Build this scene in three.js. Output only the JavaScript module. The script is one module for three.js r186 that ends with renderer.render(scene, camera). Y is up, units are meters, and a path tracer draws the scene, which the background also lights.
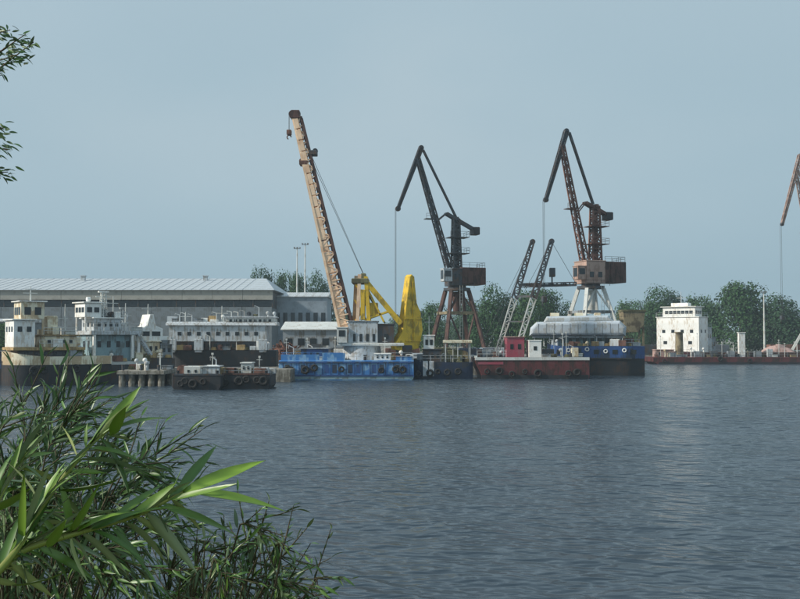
import * as THREE from 'three';
import { mergeGeometries, toCreasedNormals } from 'three/addons/utils/BufferGeometryUtils.js';

// ------------------------------------------------------------------ camera
const scene = new THREE.Scene();
const F = 1000, EYE = 6, PITCH = Math.atan(0.0385);
const camera = new THREE.PerspectiveCamera(2 * Math.atan(299.5 / F) * 180 / Math.PI, 800 / 599, 0.1, 8000);
camera.position.set(0, EYE, 0);
camera.lookAt(0, EYE + Math.tan(PITCH) * 100, -100);
scene.add(camera);

const renderer = new THREE.WebGLRenderer({ antialias: true });
renderer.toneMapping = THREE.LinearToneMapping;
renderer.toneMappingExposure = 1.0;
renderer.shadowMap.enabled = true;
renderer.setSize(1024, 767);

// ------------------------------------------------------------------ sun and sky
const SUN = new THREE.Vector3(-0.84, 0.56, 0.22).normalize();
const sun = new THREE.DirectionalLight(new THREE.Color(1.0, 0.93, 0.82), 4.2);
sun.position.copy(SUN).multiplyScalar(400).add(new THREE.Vector3(0, 0, -180));
sun.target.position.set(0, 0, -180);
sun.castShadow = true;
sun.shadow.radius = 5;
sun.shadow.mapSize.set(4096, 4096);
Object.assign(sun.shadow.camera, { left: -260, right: 260, top: 200, bottom: -200, near: 1, far: 1000 });
scene.add(sun, sun.target);

function mulberry(a) {
  return () => { a |= 0; a = a + 0x6D2B79F5 | 0; let t = Math.imul(a ^ a >>> 15, 1 | a); t = t + Math.imul(t ^ t >>> 7, 61 | t) ^ t; return ((t ^ t >>> 14) >>> 0) / 4294967296; };
}
const hash2 = (x, y, s) => { let h = Math.imul(x, 374761393) + Math.imul(y, 668265263) + Math.imul(s, 974634777) | 0; h = Math.imul(h ^ h >>> 13, 1274126177); return ((h ^ h >>> 16) >>> 0) / 4294967296; };
function vnoise(x, y, period, s) {           // tileable value noise
  const xi = Math.floor(x), yi = Math.floor(y), fx = x - xi, fy = y - yi;
  const w = v => ((v % period) + period) % period;
  const u = fx * fx * (3 - 2 * fx), v = fy * fy * (3 - 2 * fy);
  const a = hash2(w(xi), w(yi), s), b = hash2(w(xi + 1), w(yi), s), c = hash2(w(xi), w(yi + 1), s), d = hash2(w(xi + 1), w(yi + 1), s);
  return (a + (b - a) * u) * (1 - v) + (c + (d - c) * u) * v;
}
function fbm(u, v, base, oct, s) {           // u, v in 0..1, tiles
  let t = 0, a = 0.5, p = base, n = 0;
  for (let i = 0; i < oct; i++) { t += a * vnoise(u * p, v * p, p, s + i * 17); n += a; a *= 0.5; p *= 2; }
  return t / n;
}
const sstep = (a, b, x) => { const t = Math.min(1, Math.max(0, (x - a) / (b - a))); return t * t * (3 - 2 * t); };
const mix = (a, b, t) => a + (b - a) * t;

{
  const W = 1024, H = 512, data = new Float32Array(W * H * 4);
  const low = [0.305, 0.440, 0.520], mid = [0.372, 0.515, 0.600], high = [0.425, 0.560, 0.645], zen = [0.31, 0.46, 0.60];
  for (let j = 0; j < H; j++) {
    const el = ((j + 0.5) / H - 0.5) * Math.PI;
    for (let i = 0; i < W; i++) {
      const az = ((i + 0.5) / W - 0.5) * 2 * Math.PI;
      const d = [Math.cos(el) * Math.cos(az), Math.sin(el), Math.cos(el) * Math.sin(az)];
      const e = Math.max(0, el) * 180 / Math.PI;
      const a = sstep(0, 9, e), b = sstep(6, 24, e), c = sstep(25, 85, e);
      // thin high overcast: long soft streaks of brighter vapour
      const n = fbm(i / W, j / H * 1.0, 8, 5, 11), m = fbm(i / W, (j / H) * 1.0 + 0.3, 16, 5, 51);
      const streak = (sstep(0.40, 0.75, n) * 0.6 + sstep(0.5, 0.8, m) * 0.4) * sstep(2, 12, e);
      const sd = Math.max(0, d[0] * SUN.x + d[1] * SUN.y + d[2] * SUN.z);
      const glow = Math.pow(sd, 6) * 0.22 + Math.pow(sd, 40) * 0.5;
      const k = (j * W + i) * 4;
      for (let q = 0; q < 3; q++) {
        let v = mix(mix(mix(low[q], mid[q], a), high[q], b), zen[q], c);
        v *= 0.97 + 0.06 * (n - 0.5) * 2;
        v = mix(v, [0.56, 0.63, 0.665][q], streak * 0.5);
        v += glow * [1, 0.96, 0.88][q];
        if (el < 0) v = mix(low[q], 0.16, sstep(0, 0.3, -el));
        data[k + q] = v;
      }
      data[k + 3] = 1;
    }
  }
  const sky = new THREE.DataTexture(data, W, H, THREE.RGBAFormat, THREE.FloatType);
  sky.mapping = THREE.EquirectangularReflectionMapping;
  sky.magFilter = sky.minFilter = THREE.LinearFilter; sky.wrapS = THREE.RepeatWrapping;
  sky.needsUpdate = true;
  scene.background = sky; scene.environment = sky;
}
scene.fog = new THREE.FogExp2(new THREE.Color(0.50, 0.62, 0.69), 0.0003);

// ------------------------------------------------------------------ helpers
const V = (x, y, z) => new THREE.Vector3(x, y, z);
const AXIS_Y = V(0, 1, 0);
const heightAt = (py, D) => EYE + D * Math.tan(Math.atan((299.5 - py) / F) + PITCH);
// a pixel and a depth (metres in front of the eye) -> world point
function at(px, py, D) { return V((px - 400) / F * D, heightAt(py, D), -D); }
// local frame of a thing seen round pixel column pxc at depth D and turned by rot
function frame(pxc, D, rot = 0) {
  const k = D / F, c = Math.cos(rot);
  return { D, rot, k, x: (pxc - 400) * k, X: px => (px - pxc) * k / c, Y: py => heightAt(py, D), pos: [(pxc - 400) * k, 0, -D] };
}
const taken = new Map();
function numbered(n) { const c = taken.get(n) || 0; taken.set(n, c + 1); return c ? n + '_' + String(c).padStart(3, '0') : n; }
function thing(name, label, category, [x, y, z] = [0, 0, 0], turn = 0, group) {
  const o = new THREE.Group(); o.name = numbered(name); o.position.set(x, y, z); o.rotation.y = turn;
  o.userData = { label, category }; if (group) o.userData.group = group;
  scene.add(o); return o;
}
function norm(g) { const h = g.index ? g.toNonIndexed() : g; for (const k of Object.keys(h.attributes)) if (!['position', 'normal', 'uv'].includes(k)) h.deleteAttribute(k); if (!h.attributes.uv) h.setAttribute('uv', new THREE.BufferAttribute(new Float32Array(h.attributes.position.count * 2), 2)); h.morphAttributes = {}; return h; }
function metric(g, s) {                       // uv in metres from the dominant side of each face
  const p = g.attributes.position, uv = g.attributes.uv, a = V(), b = V(), c = V();
  for (let i = 0; i < p.count; i += 3) {
    a.fromBufferAttribute(p, i); b.fromBufferAttribute(p, i + 1); c.fromBufferAttribute(p, i + 2);
    const n = b.clone().sub(a).cross(c.clone().sub(a)); const ax = Math.abs(n.x), ay = Math.abs(n.y), az = Math.abs(n.z);
    [a, b, c].forEach((q, j) => { if (ay >= ax && ay >= az) uv.setXY(i + j, q.x / s, q.z / s); else if (ax >= az) uv.setXY(i + j, q.z / s, q.y / s); else uv.setXY(i + j, q.x / s, q.y / s); });
  }
  return g;
}
function part(name, geos, mat, parent, label) {
  const list = (Array.isArray(geos) ? geos.flat(4) : [geos]).map(norm);
  const g = metric(list.length > 1 ? mergeGeometries(list) : list[0], 4);
  const m = new THREE.Mesh(g, mat); m.name = parent === scene ? numbered(name) : name; m.castShadow = m.receiveShadow = true;
  if (label) m.userData.label = label;
  parent.add(m); return m;
}
function each(name, geos, mat, parent, label) { for (const g of geos) part(name, g, mat, parent, label); }
function structure(name, geos, mat) { const m = part(name, geos, mat, scene); m.userData.kind = 'structure'; return m; }
const box = (x0, x1, y0, y1, z0, z1) => { const g = new THREE.BoxGeometry(Math.abs(x1 - x0), Math.abs(y1 - y0), Math.abs(z1 - z0)); g.translate((x0 + x1) / 2, (y0 + y1) / 2, (z0 + z1) / 2); return g; };
function bevelBox(x0, x1, y0, y1, z0, z1, b = 0.06) {
  const w = x1 - x0, d = z1 - z0, s = new THREE.Shape();
  s.moveTo(-w / 2 + b, -d / 2 + b); s.lineTo(w / 2 - b, -d / 2 + b); s.lineTo(w / 2 - b, d / 2 - b); s.lineTo(-w / 2 + b, d / 2 - b); s.closePath();
  const g = new THREE.ExtrudeGeometry(s, { depth: y1 - y0 - 2 * b, bevelEnabled: true, bevelSize: b, bevelThickness: b, bevelSegments: 1, curveSegments: 1 });
  g.translate(0, 0, b); g.rotateX(-Math.PI / 2); g.translate((x0 + x1) / 2, y0, (z0 + z1) / 2); return g;
}
function beam(p, q, w, h = w, up = AXIS_Y) {
  const d = q.clone().sub(p), L = d.length(); d.normalize();
  let u = up.clone(); if (Math.abs(u.dot(d)) > 0.98) u = V(1, 0, 0);
  const s = u.clone().cross(d).normalize(); u = d.clone().cross(s);
  const g = new THREE.BoxGeometry(w, h, L); g.applyMatrix4(new THREE.Matrix4().makeBasis(s, u, d)); g.translate((p.x + q.x) / 2, (p.y + q.y) / 2, (p.z + q.z) / 2); return g;
}
function rod(p, q, r0, r1 = r0, seg = 6) {
  const d = q.clone().sub(p), g = new THREE.CylinderGeometry(r1, r0, d.length(), seg, 1);
  g.applyQuaternion(new THREE.Quaternion().setFromUnitVectors(AXIS_Y, d.normalize())); g.translate((p.x + q.x) / 2, (p.y + q.y) / 2, (p.z + q.z) / 2); return g;
}
// lattice girder in the local xy plane: w is its height in the plane, d its depth along z
function truss(p, q, wA, dA, wB, dB, n, chord, lace) {
  const ax = q.clone().sub(p).normalize(), s = V(-ax.y, ax.x, 0).normalize(), z = V(0, 0, 1);
  const cor = (t, i, j) => p.clone().lerp(q, t).addScaledVector(s, i * mix(wA, wB, t) / 2).addScaledVector(z, j * mix(dA, dB, t) / 2);
  const left = [], right = [], web = [];
  for (const j of [-1, 1]) { left.push(beam(cor(0, 1, j), cor(1, 1, j), chord, chord, z)); right.push(beam(cor(0, -1, j), cor(1, -1, j), chord, chord, z)); }
  for (let k = 0; k < n; k++) {
    const a = k / n, b = (k + 1) / n, f = k % 2 ? 1 : -1;
    for (const j of [-1, 1]) web.push(beam(cor(a, f, j), cor(b, -f, j), lace, lace, z), beam(cor(b, -1, j), cor(b, 1, j), lace, lace, z));
    for (const i of [-1, 1]) web.push(beam(cor(a, i, f), cor(b, i, -f), lace, lace, s), beam(cor(b, i, -1), cor(b, i, 1), lace, lace, s));
  }
  return { left, right, web, all: [...left, ...right, ...web] };
}
function railing(pts, h = 1.0, step = 1.6) {
  const g = [];
  for (let i = 0; i < pts.length - 1; i++) {
    const a = pts[i], b = pts[i + 1], L = a.distanceTo(b), n = Math.max(1, Math.round(L / step));
    for (const y of [h, h * 0.55]) g.push(beam(a.clone().add(V(0, y, 0)), b.clone().add(V(0, y, 0)), 0.05));
    for (let k = 0; k <= n; k++) { const p = a.clone().lerp(b, k / n); g.push(beam(p, p.clone().add(V(0, h, 0)), 0.05)); }
  }
  return g;
}
// closed band of a ship's hull between two heights; bow towards -x
function hullBand(L, B, y0, y1, o = {}) {
  const { bow = 0.25, stern = 0.12, sheer = 0, flare = 0.08, sternW = 0.78, N = 22, rake = 0 } = o;
  const pos = [], idx = [];
  for (let i = 0; i <= N; i++) {
    const t = i / N, x = -L / 2 + L * t;
    let hb = 1; if (t < bow) hb = Math.pow(Math.sin(Math.PI / 2 * Math.max(0.015, t / bow)), 0.62); if (t > 1 - stern) hb *= mix(1, sternW, Math.pow((t - 1 + stern) / stern, 2));
    const sh = t < bow * 1.6 ? sheer * Math.pow(1 - t / (bow * 1.6), 2) : 0, rk = t < bow ? rake * Math.pow(1 - t / bow, 2) : 0;
    const fl0 = 1 - flare * (1 - 0), top = hb * B / 2, bot = top * fl0;
    pos.push(x + rk, y0, bot, x, y1 + sh, top, x, y1 + sh, -top, x + rk, y0, -bot);
  }
  const quad = (a, b, c, d) => idx.push(a, b, c, a, c, d);
  for (let i = 0; i < N; i++) { const a = i * 4, b = a + 4; quad(a, b, b + 1, a + 1); quad(a + 1, b + 1, b + 2, a + 2); quad(a + 2, b + 2, b + 3, a + 3); quad(a + 3, b + 3, b, a); }
  quad(0, 1, 2, 3); const e = N * 4; quad(e, e + 3, e + 2, e + 1);
  const g = new THREE.BufferGeometry(); g.setAttribute('position', new THREE.Float32BufferAttribute(pos, 3)); g.setIndex(idx);
  const f = toCreasedNormals(g.toNonIndexed(), 0.6); f.setAttribute('uv', new THREE.Float32BufferAttribute(new Float32Array(f.attributes.position.count * 2), 2)); return f;
}
function extrude(points, z0, z1, bevel = 0) {     // outline in the xy plane, thickness along z
  const s = new THREE.Shape(points.map(p => new THREE.Vector2(p[0], p[1])));
  const g = new THREE.ExtrudeGeometry(s, { depth: z1 - z0 - 2 * bevel, bevelEnabled: bevel > 0, bevelSize: bevel, bevelThickness: bevel, bevelSegments: 1, curveSegments: 4 });
  g.translate(0, 0, z0 + bevel); return g;
}

// ------------------------------------------------------------------ materials
const lin = hex => new THREE.Color(hex);
function paintTex(hex, hex2, amt, seed, N = 256) {   // paint with blotches and streaks of a second matter, grain
  const a = lin(hex), b = lin(hex2), data = new Uint8Array(N * N * 4);
  const enc = v => Math.round(255 * Math.min(1, Math.max(0, v <= 0.0031308 ? v * 12.92 : 1.055 * Math.pow(v, 1 / 2.4) - 0.055)));
  for (let j = 0; j < N; j++) for (let i = 0; i < N; i++) {
    const u = i / N, v = j / N;
    const blot = fbm(u, v, 4, 6, seed), run = fbm(u, v * 0.125, 32, 3, seed + 7), grain = fbm(u, v, 64, 2, seed + 3);
    const t = sstep(0.62 - amt * 0.3, 0.78 - amt * 0.25, blot * 0.72 + run * 0.36) * Math.min(1, amt * 2.2);
    const g = 0.86 + 0.28 * grain, w = 0.88 + 0.24 * fbm(u, v, 3, 3, seed + 29), k = (j * N + i) * 4;
    data[k] = enc(mix(a.r, b.r, t) * g * w); data[k + 1] = enc(mix(a.g, b.g, t) * g * w); data[k + 2] = enc(mix(a.b, b.b, t) * g * w); data[k + 3] = 255;
  }
  const t = new THREE.DataTexture(data, N, N); t.colorSpace = THREE.SRGBColorSpace; t.wrapS = t.wrapT = THREE.RepeatWrapping; t.magFilter = THREE.LinearFilter; t.minFilter = THREE.LinearMipmapLinearFilter; t.generateMipmaps = true; t.needsUpdate = true; return t;
}
let seedN = 100;
const paint = (hex, hex2, amt = 0.4, rough = 0.6, metal = 0) => new THREE.MeshStandardMaterial({ map: paintTex(hex, hex2, amt, seedN += 41), roughness: rough, metalness: metal });
const M = {
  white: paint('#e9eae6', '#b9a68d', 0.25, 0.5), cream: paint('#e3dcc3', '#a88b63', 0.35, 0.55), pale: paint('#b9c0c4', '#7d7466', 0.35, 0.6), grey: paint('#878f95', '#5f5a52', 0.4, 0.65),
  dark: paint('#3d434a', '#4b3a2e', 0.45, 0.65), black: paint('#23262b', '#3b2d25', 0.4, 0.6), navy: paint('#26344d', '#3a3733', 0.35, 0.55), blue: paint('#3a76b2', '#7fa6c4', 0.42, 0.5), blueDeep: paint('#2a4c80', '#2b3442', 0.4, 0.5),
  maroon: paint('#5c2a2b', '#39251f', 0.5, 0.6), red: paint('#9a4050', '#86525a', 0.35, 0.5), yellow: paint('#dcb62a', '#917a2c', 0.38, 0.5), jib: paint('#efcfae', '#cfa27c', 0.25, 0.6), rust: paint('#7c584b', '#553a31', 0.55, 0.75), rustAndShade: paint('#553a33', '#35231e', 0.5, 0.75),
  salmon: paint('#ab9184', '#86695c', 0.4, 0.65), steel: paint('#444a50', '#4d3a30', 0.35, 0.6), sheet: paint('#b4bec6', '#98948a', 0.3, 0.55), bone: paint('#c9ccc8', '#a39a8b', 0.3, 0.6), teal: paint('#7f9aa2', '#5d625f', 0.35, 0.6), tanDeck: paint('#b59a6a', '#7a6547', 0.4, 0.75),
  concrete: paint('#8e8a80', '#5f5a4f', 0.5, 0.9), roof: paint('#b2bac0', '#9aa09f', 0.3, 0.55, 0), wall: paint('#6f787e', '#5a5f60', 0.3, 0.8), fascia: paint('#9a9a93', '#7d7a72', 0.3, 0.8), wallBlue: paint('#8d9aa5', '#707a82', 0.25, 0.8),
  scrap: paint('#6f4636', '#3c2b25', 0.6, 0.85), beige: paint('#8d8166', '#5f5340', 0.5, 0.8), pink: paint('#b0928a', '#7f665d', 0.4, 0.8), olive: paint('#6b6a4c', '#49452f', 0.4, 0.8),
  deck: paint('#5b5a55', '#3e352d', 0.5, 0.85), soil: paint('#6a6350', '#4a4a30', 0.6, 0.95), grassy: paint('#46552b', '#6a6040', 0.5, 0.95),
  glass: new THREE.MeshPhysicalMaterial({ color: new THREE.Color(0.02, 0.025, 0.03), roughness: 0.08, metalness: 0 }),
  tyre: new THREE.MeshStandardMaterial({ color: new THREE.Color(0.018, 0.018, 0.018), roughness: 0.9 }),
  cable: new THREE.MeshStandardMaterial({ color: new THREE.Color(0.06, 0.062, 0.065), roughness: 0.7, metalness: 0.2 }),
  lamp: new THREE.MeshStandardMaterial({ color: new THREE.Color(0.55, 0.56, 0.56), roughness: 0.4 }),
};

// windows of a wall: each a mesh of its own, a pane standing in a thin frame
const winGeo = new Map();
function windowMesh(parent, w, h, p, turn) {
  const key = w.toFixed(2) + h.toFixed(2);
  if (!winGeo.has(key)) winGeo.set(key, norm(new THREE.BoxGeometry(w, h, 0.06)));
  const m = new THREE.Mesh(winGeo.get(key), M.glass); m.name = 'window'; m.position.copy(p); m.rotation.y = turn; m.castShadow = m.receiveShadow = true; parent.add(m); return m;
}
function house(parent, name, mat, x0, x1, y0, y1, z0, z1, o = {}) {
  const h = part(name, bevelBox(x0, x1, y0, y1, z0, z1, o.bevel ?? 0.05), mat, parent, o.label);
  for (const [face, n, wy0, wy1, fill = 0.6, a = 0.06, b = 0.94] of o.win || []) {
    for (let i = 0; i < n; i++) {
      const t = mix(a, b, (i + 0.5) / n);
      if (face === 'f') windowMesh(h, (x1 - x0) * (b - a) / n * fill, wy1 - wy0, V(mix(x0, x1, t), (wy0 + wy1) / 2, z1 + 0.01), 0);
      else windowMesh(h, (z1 - z0) * (b - a) / n * fill, wy1 - wy0, V(face === 'l' ? x0 - 0.01 : x1 + 0.01, (wy0 + wy1) / 2, mix(z0, z1, t)), Math.PI / 2);
    }
  }
  if (o.roof) part('roof', bevelBox(x0 - o.roof, x1 + o.roof, y1 + 0.003, y1 + (o.roofH || 0.16), z0 - o.roof, z1 + o.roof, 0.04), o.roofMat || mat, h);
  return h;
}
const tyreGeo = norm(new THREE.TorusGeometry(0.38, 0.16, 7, 14));
function tyres(parent, xs, y, z) { const q = mulberry(Math.round(xs[0] * 977 + y * 131)); for (const x0 of xs) { if (q() < 0.18) continue; const x = x0 + (q() - 0.5) * 0.9, m = new THREE.Mesh(tyreGeo, M.tyre); const sc = 0.75 + 0.4 * q(); m.scale.set(sc, sc, sc); m.name = 'tyre_fender'; m.position.set(x, y + (q() - 0.5) * 0.5, z); m.castShadow = m.receiveShadow = true; parent.add(m); } }

// fixed deck gear of a vessel, each fitting a part of its own
function gear(t, x0, x1, y, z0, z1, n, seed, tall = 1) {
  const r = mulberry(seed), pick = a => a[Math.floor(r() * a.length)];
  for (let i = 0; i < n; i++) {
    const x = mix(x0, x1, (i + 0.15 + 0.7 * r()) / n), z = mix(z0, z1, r()), k = Math.floor(r() * 8), h = (0.6 + 0.7 * r()) * tall;
    if (k === 0) part('ventilator', [rod(V(x, y, z), V(x, y + h, z), 0.16, 0.16, 8), new THREE.SphereGeometry(0.3, 8, 6).translate(x - 0.08, y + h, z)], pick([M.white, M.cream, M.pale]), t);
    else if (k === 1) part('winch', [new THREE.CylinderGeometry(0.32, 0.32, 0.9, 12).rotateX(Math.PI / 2).translate(x, y + 0.5, z), box(x - 0.4, x + 0.4, y, y + 0.2, z - 0.6, z + 0.6), box(x - 0.1, x + 0.1, y + 0.2, y + 0.8, z + 0.46, z + 0.58)], pick([M.rust, M.dark, M.olive]), t);
    else if (k === 2 || k === 3) part('locker', [bevelBox(x - 0.35 - 0.4 * r(), x + 0.35 + 0.4 * r(), y, y + h, z - 0.4, z + 0.4, 0.04)], pick([M.white, M.pale, M.grey, M.tanDeck, M.cream, M.rust]), t);
    else if (k === 4) part('rope_coil', [0, 1, 2].map(j => new THREE.TorusGeometry(0.4 - j * 0.05, 0.08, 6, 14).rotateX(Math.PI / 2).translate(x, y + 0.09 + j * 0.14, z)), pick([M.tanDeck, M.olive]), t);
    else if (k === 5) part('davit', [rod(V(x, y, z), V(x, y + h * 1.6, z), 0.07), rod(V(x, y + h * 1.6, z), V(x - 0.7, y + h * 1.9, z), 0.06), rod(V(x - 0.7, y + h * 1.9, z), V(x - 0.7, y + h * 1.5, z), 0.03)], pick([M.white, M.pale, M.bone]), t);
    else if (k === 6) part('hatch', [bevelBox(x - 0.6, x + 0.6, y, y + 0.45, z - 0.5, z + 0.5, 0.06), box(x - 0.66, x + 0.66, y + 0.452, y + 0.53, z - 0.56, z + 0.56)], pick([M.grey, M.bone, M.beige]), t);
    else part('stanchion', [rod(V(x, y, z), V(x, y + h * 2.6, z), 0.06, 0.04), beam(V(x - 0.35, y + h * 2.3, z), V(x + 0.35, y + h * 2.3, z), 0.05), box(x - 0.12, x + 0.12, y + h * 2.6, y + h * 2.6 + 0.25, z - 0.12, z + 0.12)], M.bone, t);
  }
}
// ------------------------------------------------------------------ water, quay, banks
{
  const xs = [], zs = [];
  for (let x = -110; x <= 130; x += 0.62) xs.push(x);
  for (let s = 4; s < 3000; s *= 1.6) { xs.unshift(-110 - s); xs.push(130 + s); }
  for (let z = 6, s = 0.22; z < 270; z += s, s = Math.min(0.75, s * 1.006)) zs.push(-z);
  for (let s = 6; s < 3000; s *= 1.7) zs.push(-270 - s);
  zs.unshift(-4, 0, 20);
  const rnd = mulberry(77), wv = [];
  for (let i = 0; i < 26; i++) { const L = 1.5 * Math.pow(6, rnd()), th = -0.35 + (rnd() - 0.5) * 1.5, k = 2 * Math.PI / L; wv.push([k * Math.sin(th), k * Math.cos(th), rnd() * 6.28, 0.0030 * Math.pow(L, 0.9)]); }
  const pos = [], uv = [], idx = [];
  for (const z of zs) for (const x of xs) {
    let h = 0; const fade = (x > -111 && x < 131 && z > -271) ? 1 : 0;
    if (fade) for (const w of wv) h += w[3] * Math.sin(w[0] * x + w[1] * z + w[2]);
    pos.push(x, h, z); uv.push(x / 30, z / 30);
  }
  const nx = xs.length;
  for (let j = 0; j < zs.length - 1; j++) for (let i = 0; i < nx - 1; i++) { const a = j * nx + i; idx.push(a, a + 1, a + nx, a + 1, a + nx + 1, a + nx); }
  const g = new THREE.BufferGeometry(); g.setAttribute('position', new THREE.Float32BufferAttribute(pos, 3)); g.setAttribute('uv', new THREE.Float32BufferAttribute(uv, 2)); g.setIndex(idx); g.computeVertexNormals();
  // ripples: a sum of short waves that tiles every 36 m
  const N = 1024, T = 30, f = new Float32Array(N * N), r2 = mulberry(5), sn = new Float32Array(N);
  for (let i = 0; i < N; i++) sn[i] = Math.sin(2 * Math.PI * i / N);
  for (let w = 0; w < 110; w++) {
    const L = 0.26 * Math.pow(6, r2()), th = -0.3 + (r2() + r2() + r2() - 1.5) * 1.15, kx = Math.round(T / L * Math.sin(th)), kz = Math.round(T / L * Math.cos(th)), ph = Math.floor(r2() * N), A = Math.pow(L, 0.95);
    for (let j = 0; j < N; j++) for (let i = 0; i < N; i++) { f[j * N + i] += A * sn[((kx * i + kz * j + ph) % N + N) % N]; }
  }
  let mx = 0; for (const v of f) mx = Math.max(mx, Math.abs(v));
  const data = new Uint8Array(N * N * 4);
  for (let i = 0; i < N * N; i++) { const x = (i % N) / N, y = Math.floor(i / N) / N; const gust = 0.55 + 0.9 * fbm(x, y, 5, 3, 301); const v = Math.round(127.5 + 127 * Math.max(-1, Math.min(1, f[i] / mx * gust))); data[i * 4] = data[i * 4 + 1] = data[i * 4 + 2] = v; data[i * 4 + 3] = 255; }
  const t = new THREE.DataTexture(data, N, N); t.wrapS = t.wrapT = THREE.RepeatWrapping; t.magFilter = THREE.LinearFilter; t.minFilter = THREE.LinearMipmapLinearFilter; t.generateMipmaps = true; t.needsUpdate = true;
  const mat = new THREE.MeshPhysicalMaterial({ color: new THREE.Color(0.034, 0.052, 0.070), roughness: 0.2, ior: 1.33, bumpMap: t, bumpScale: 0.27 });
  const m = new THREE.Mesh(g, mat); m.name = 'river_water'; m.userData.kind = 'structure'; m.receiveShadow = true; scene.add(m);
}
const QUAY = 1.7;
{
  // quay: its edge steps back to the right, the land behind reaches the horizon
  const e = [[-3000, 141], [-44, 141], [-44, 137], [-15, 137], [-15, 162], [37, 162], [37, 248], [3000, 248], [3000, 4000], [-3000, 4000]];
  const s = new THREE.Shape(e.map(p => new THREE.Vector2(p[0], p[1])));
  const g = new THREE.ExtrudeGeometry(s, { depth: QUAY + 3, bevelEnabled: false }); g.rotateX(-Math.PI / 2); g.translate(0, -3, 0);
  structure('quay_ground', g, M.concrete);
  // near bank: flat top under the viewer, then falling into the river
  const pos = [], idx = [], xs = [], rows = [[30, 4.6], [6, 4.45], [0, 4.4], [-3.5, 4.3], [-6, 3.0], [-9, 1.4], [-12.5, 0.2], [-15, -1.2]];
  for (let x = -60; x <= 60; x += 1.5) xs.push(x);
  for (const [z, y] of rows) for (const x of xs) pos.push(x, y + (fbm(x / 60 + 1, z / 60 + 1, 16, 3, 9) - 0.5) * 0.25, z);
  for (let j = 0; j < rows.length - 1; j++) for (let i = 0; i < xs.length - 1; i++) { const a = j * xs.length + i; idx.push(a, a + 1, a + xs.length, a + 1, a + xs.length + 1, a + xs.length); }
  const b = new THREE.BufferGeometry(); b.setAttribute('position', new THREE.Float32BufferAttribute(pos, 3)); b.setIndex(idx); b.computeVertexNormals();
  structure('river_bank', b, M.grassy);
}

// ------------------------------------------------------------------ buildings behind the quay
{
  // long hall with a shallow hipped metal roof
  const D = 236, f = frame(100, D), H = thing('warehouse', 'long low grey hall with shallow pale metal roof and dark window strip', 'warehouse', f.pos);
  const x0 = f.X(-150), x1 = f.X(272), ye = f.Y(290), yr = f.Y(279.5), dep = 46, zf = 0, zb = -dep;
  H.position.y = QUAY; const o = QUAY;
  const e = ye - o, r = yr + 1.6 - o;
  part('wall', box(x0 + 0.3, x1 - 0.3, -0.2, e - 4.2, zb + 0.3, zf - 0.3), M.wall, H);
  for (let i = 0; i < 14; i++) { const a = mix(x0, x1, i / 14), b = mix(x0, x1, (i + 1) / 14); part('wall_panel', box(a + 0.06, b - 0.06, 0, e - 4.0, zf - 0.3, zf - 0.12), M.wall, H); }
  for (let i = 0; i < 22; i++) { const a = mix(x0, x1, i / 22), b = mix(x0, x1, (i + 1) / 22); part('window', box(a + 0.12, b - 0.12, e - 3.9, e - 2.5, zf - 0.5, zf - 0.35), M.glass, H); part('mullion', box(b - 0.12, b + 0.12, e - 4.05, e - 2.35, zf - 0.6, zf - 0.2), M.dark, H); }
  part('upper_wall', box(x0 + 0.6, x1 - 0.6, e - 4.2, e - 0.2, zb + 0.6, zf - 0.65), M.dark, H);
  for (let i = 0; i < 14; i++) { const a = mix(x0 - 0.2, x1 + 0.2, i / 14), b = mix(x0 - 0.2, x1 + 0.2, (i + 1) / 14); part('fascia_panel', box(a + 0.03, b - 0.03, e - 2.3, e, zf - 0.25, zf + 0.1), M.fascia, H); }
  const rp = [x0 - 0.6, e, 0.6, x1 + 0.6, e, 0.6, x1 + 0.6, e, zb - 0.6, x0 - 0.6, e, zb - 0.6, x0 + 6, r, zb / 2, x1 - 4.5, r, zb / 2];
  const gi = [0, 1, 5, 0, 5, 4, 1, 2, 5, 2, 3, 4, 2, 4, 5, 3, 0, 4, 0, 3, 2, 0, 2, 1];
  const g = new THREE.BufferGeometry(); g.setAttribute('position', new THREE.Float32BufferAttribute(rp, 3)); g.setIndex(gi); const gf = g.toNonIndexed(); gf.computeVertexNormals();
  const roof = part('roof', gf, M.roof, H);
  const seams = []; for (let i = 1; i < 44; i++) { const x = mix(x0 + 6, x1 - 5, i / 44); seams.push(beam(V(x, e + 0.05, 0.5), V(x, r + 0.05, zb / 2), 0.05, 0.06)); }
  part('standing_seams', seams, M.roof, roof);
  for (const px of [58, 190]) part('roof_vent', [box(f.X(px) - 0.5, f.X(px) + 0.5, r - 1.4, r + 0.3, zb / 2 + 4, zb / 2 + 5), box(f.X(px) - 0.7, f.X(px) + 0.7, r + 0.3, r + 0.5, zb / 2 + 3.8, zb / 2 + 5.2)], M.pale, H);
}
function shed(name, label, px0, px1, yEave, yRidge, D, dep, wallM, roofM, o = {}) {
  const f = frame((px0 + px1) / 2, D), t = thing(name, label, 'building', [f.x, QUAY, -D]);
  const a = f.X(px0), b = f.X(px1), e = f.Y(yEave) - QUAY, r = f.Y(yRidge) - QUAY;
  const w = part('wall', box(a, b, 0, e, -dep, 0), wallM, t);
  const n = o.n || 4; for (let i = 0; i < n; i++) windowMesh(w, (b - a) / n * 0.55, e * 0.22, V(mix(a, b, (i + 0.5) / n), e * 0.62, 0.02), 0);
  if (o.door) part('door', box(mix(a, b, 0.42), mix(a, b, 0.62), 0, e * 0.55, 0.02, 0.12), M.dark, t);
  part('roof', extrude([[0.4, e], [-dep - 0.4, e], [-dep - 0.4, e + 0.15], [-dep / 2, r], [0.4, e + 0.15]], a - 0.4, b + 0.4).rotateY(-Math.PI / 2).translate(0, 0, 0), roofM, t);
  return t;
}
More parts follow.
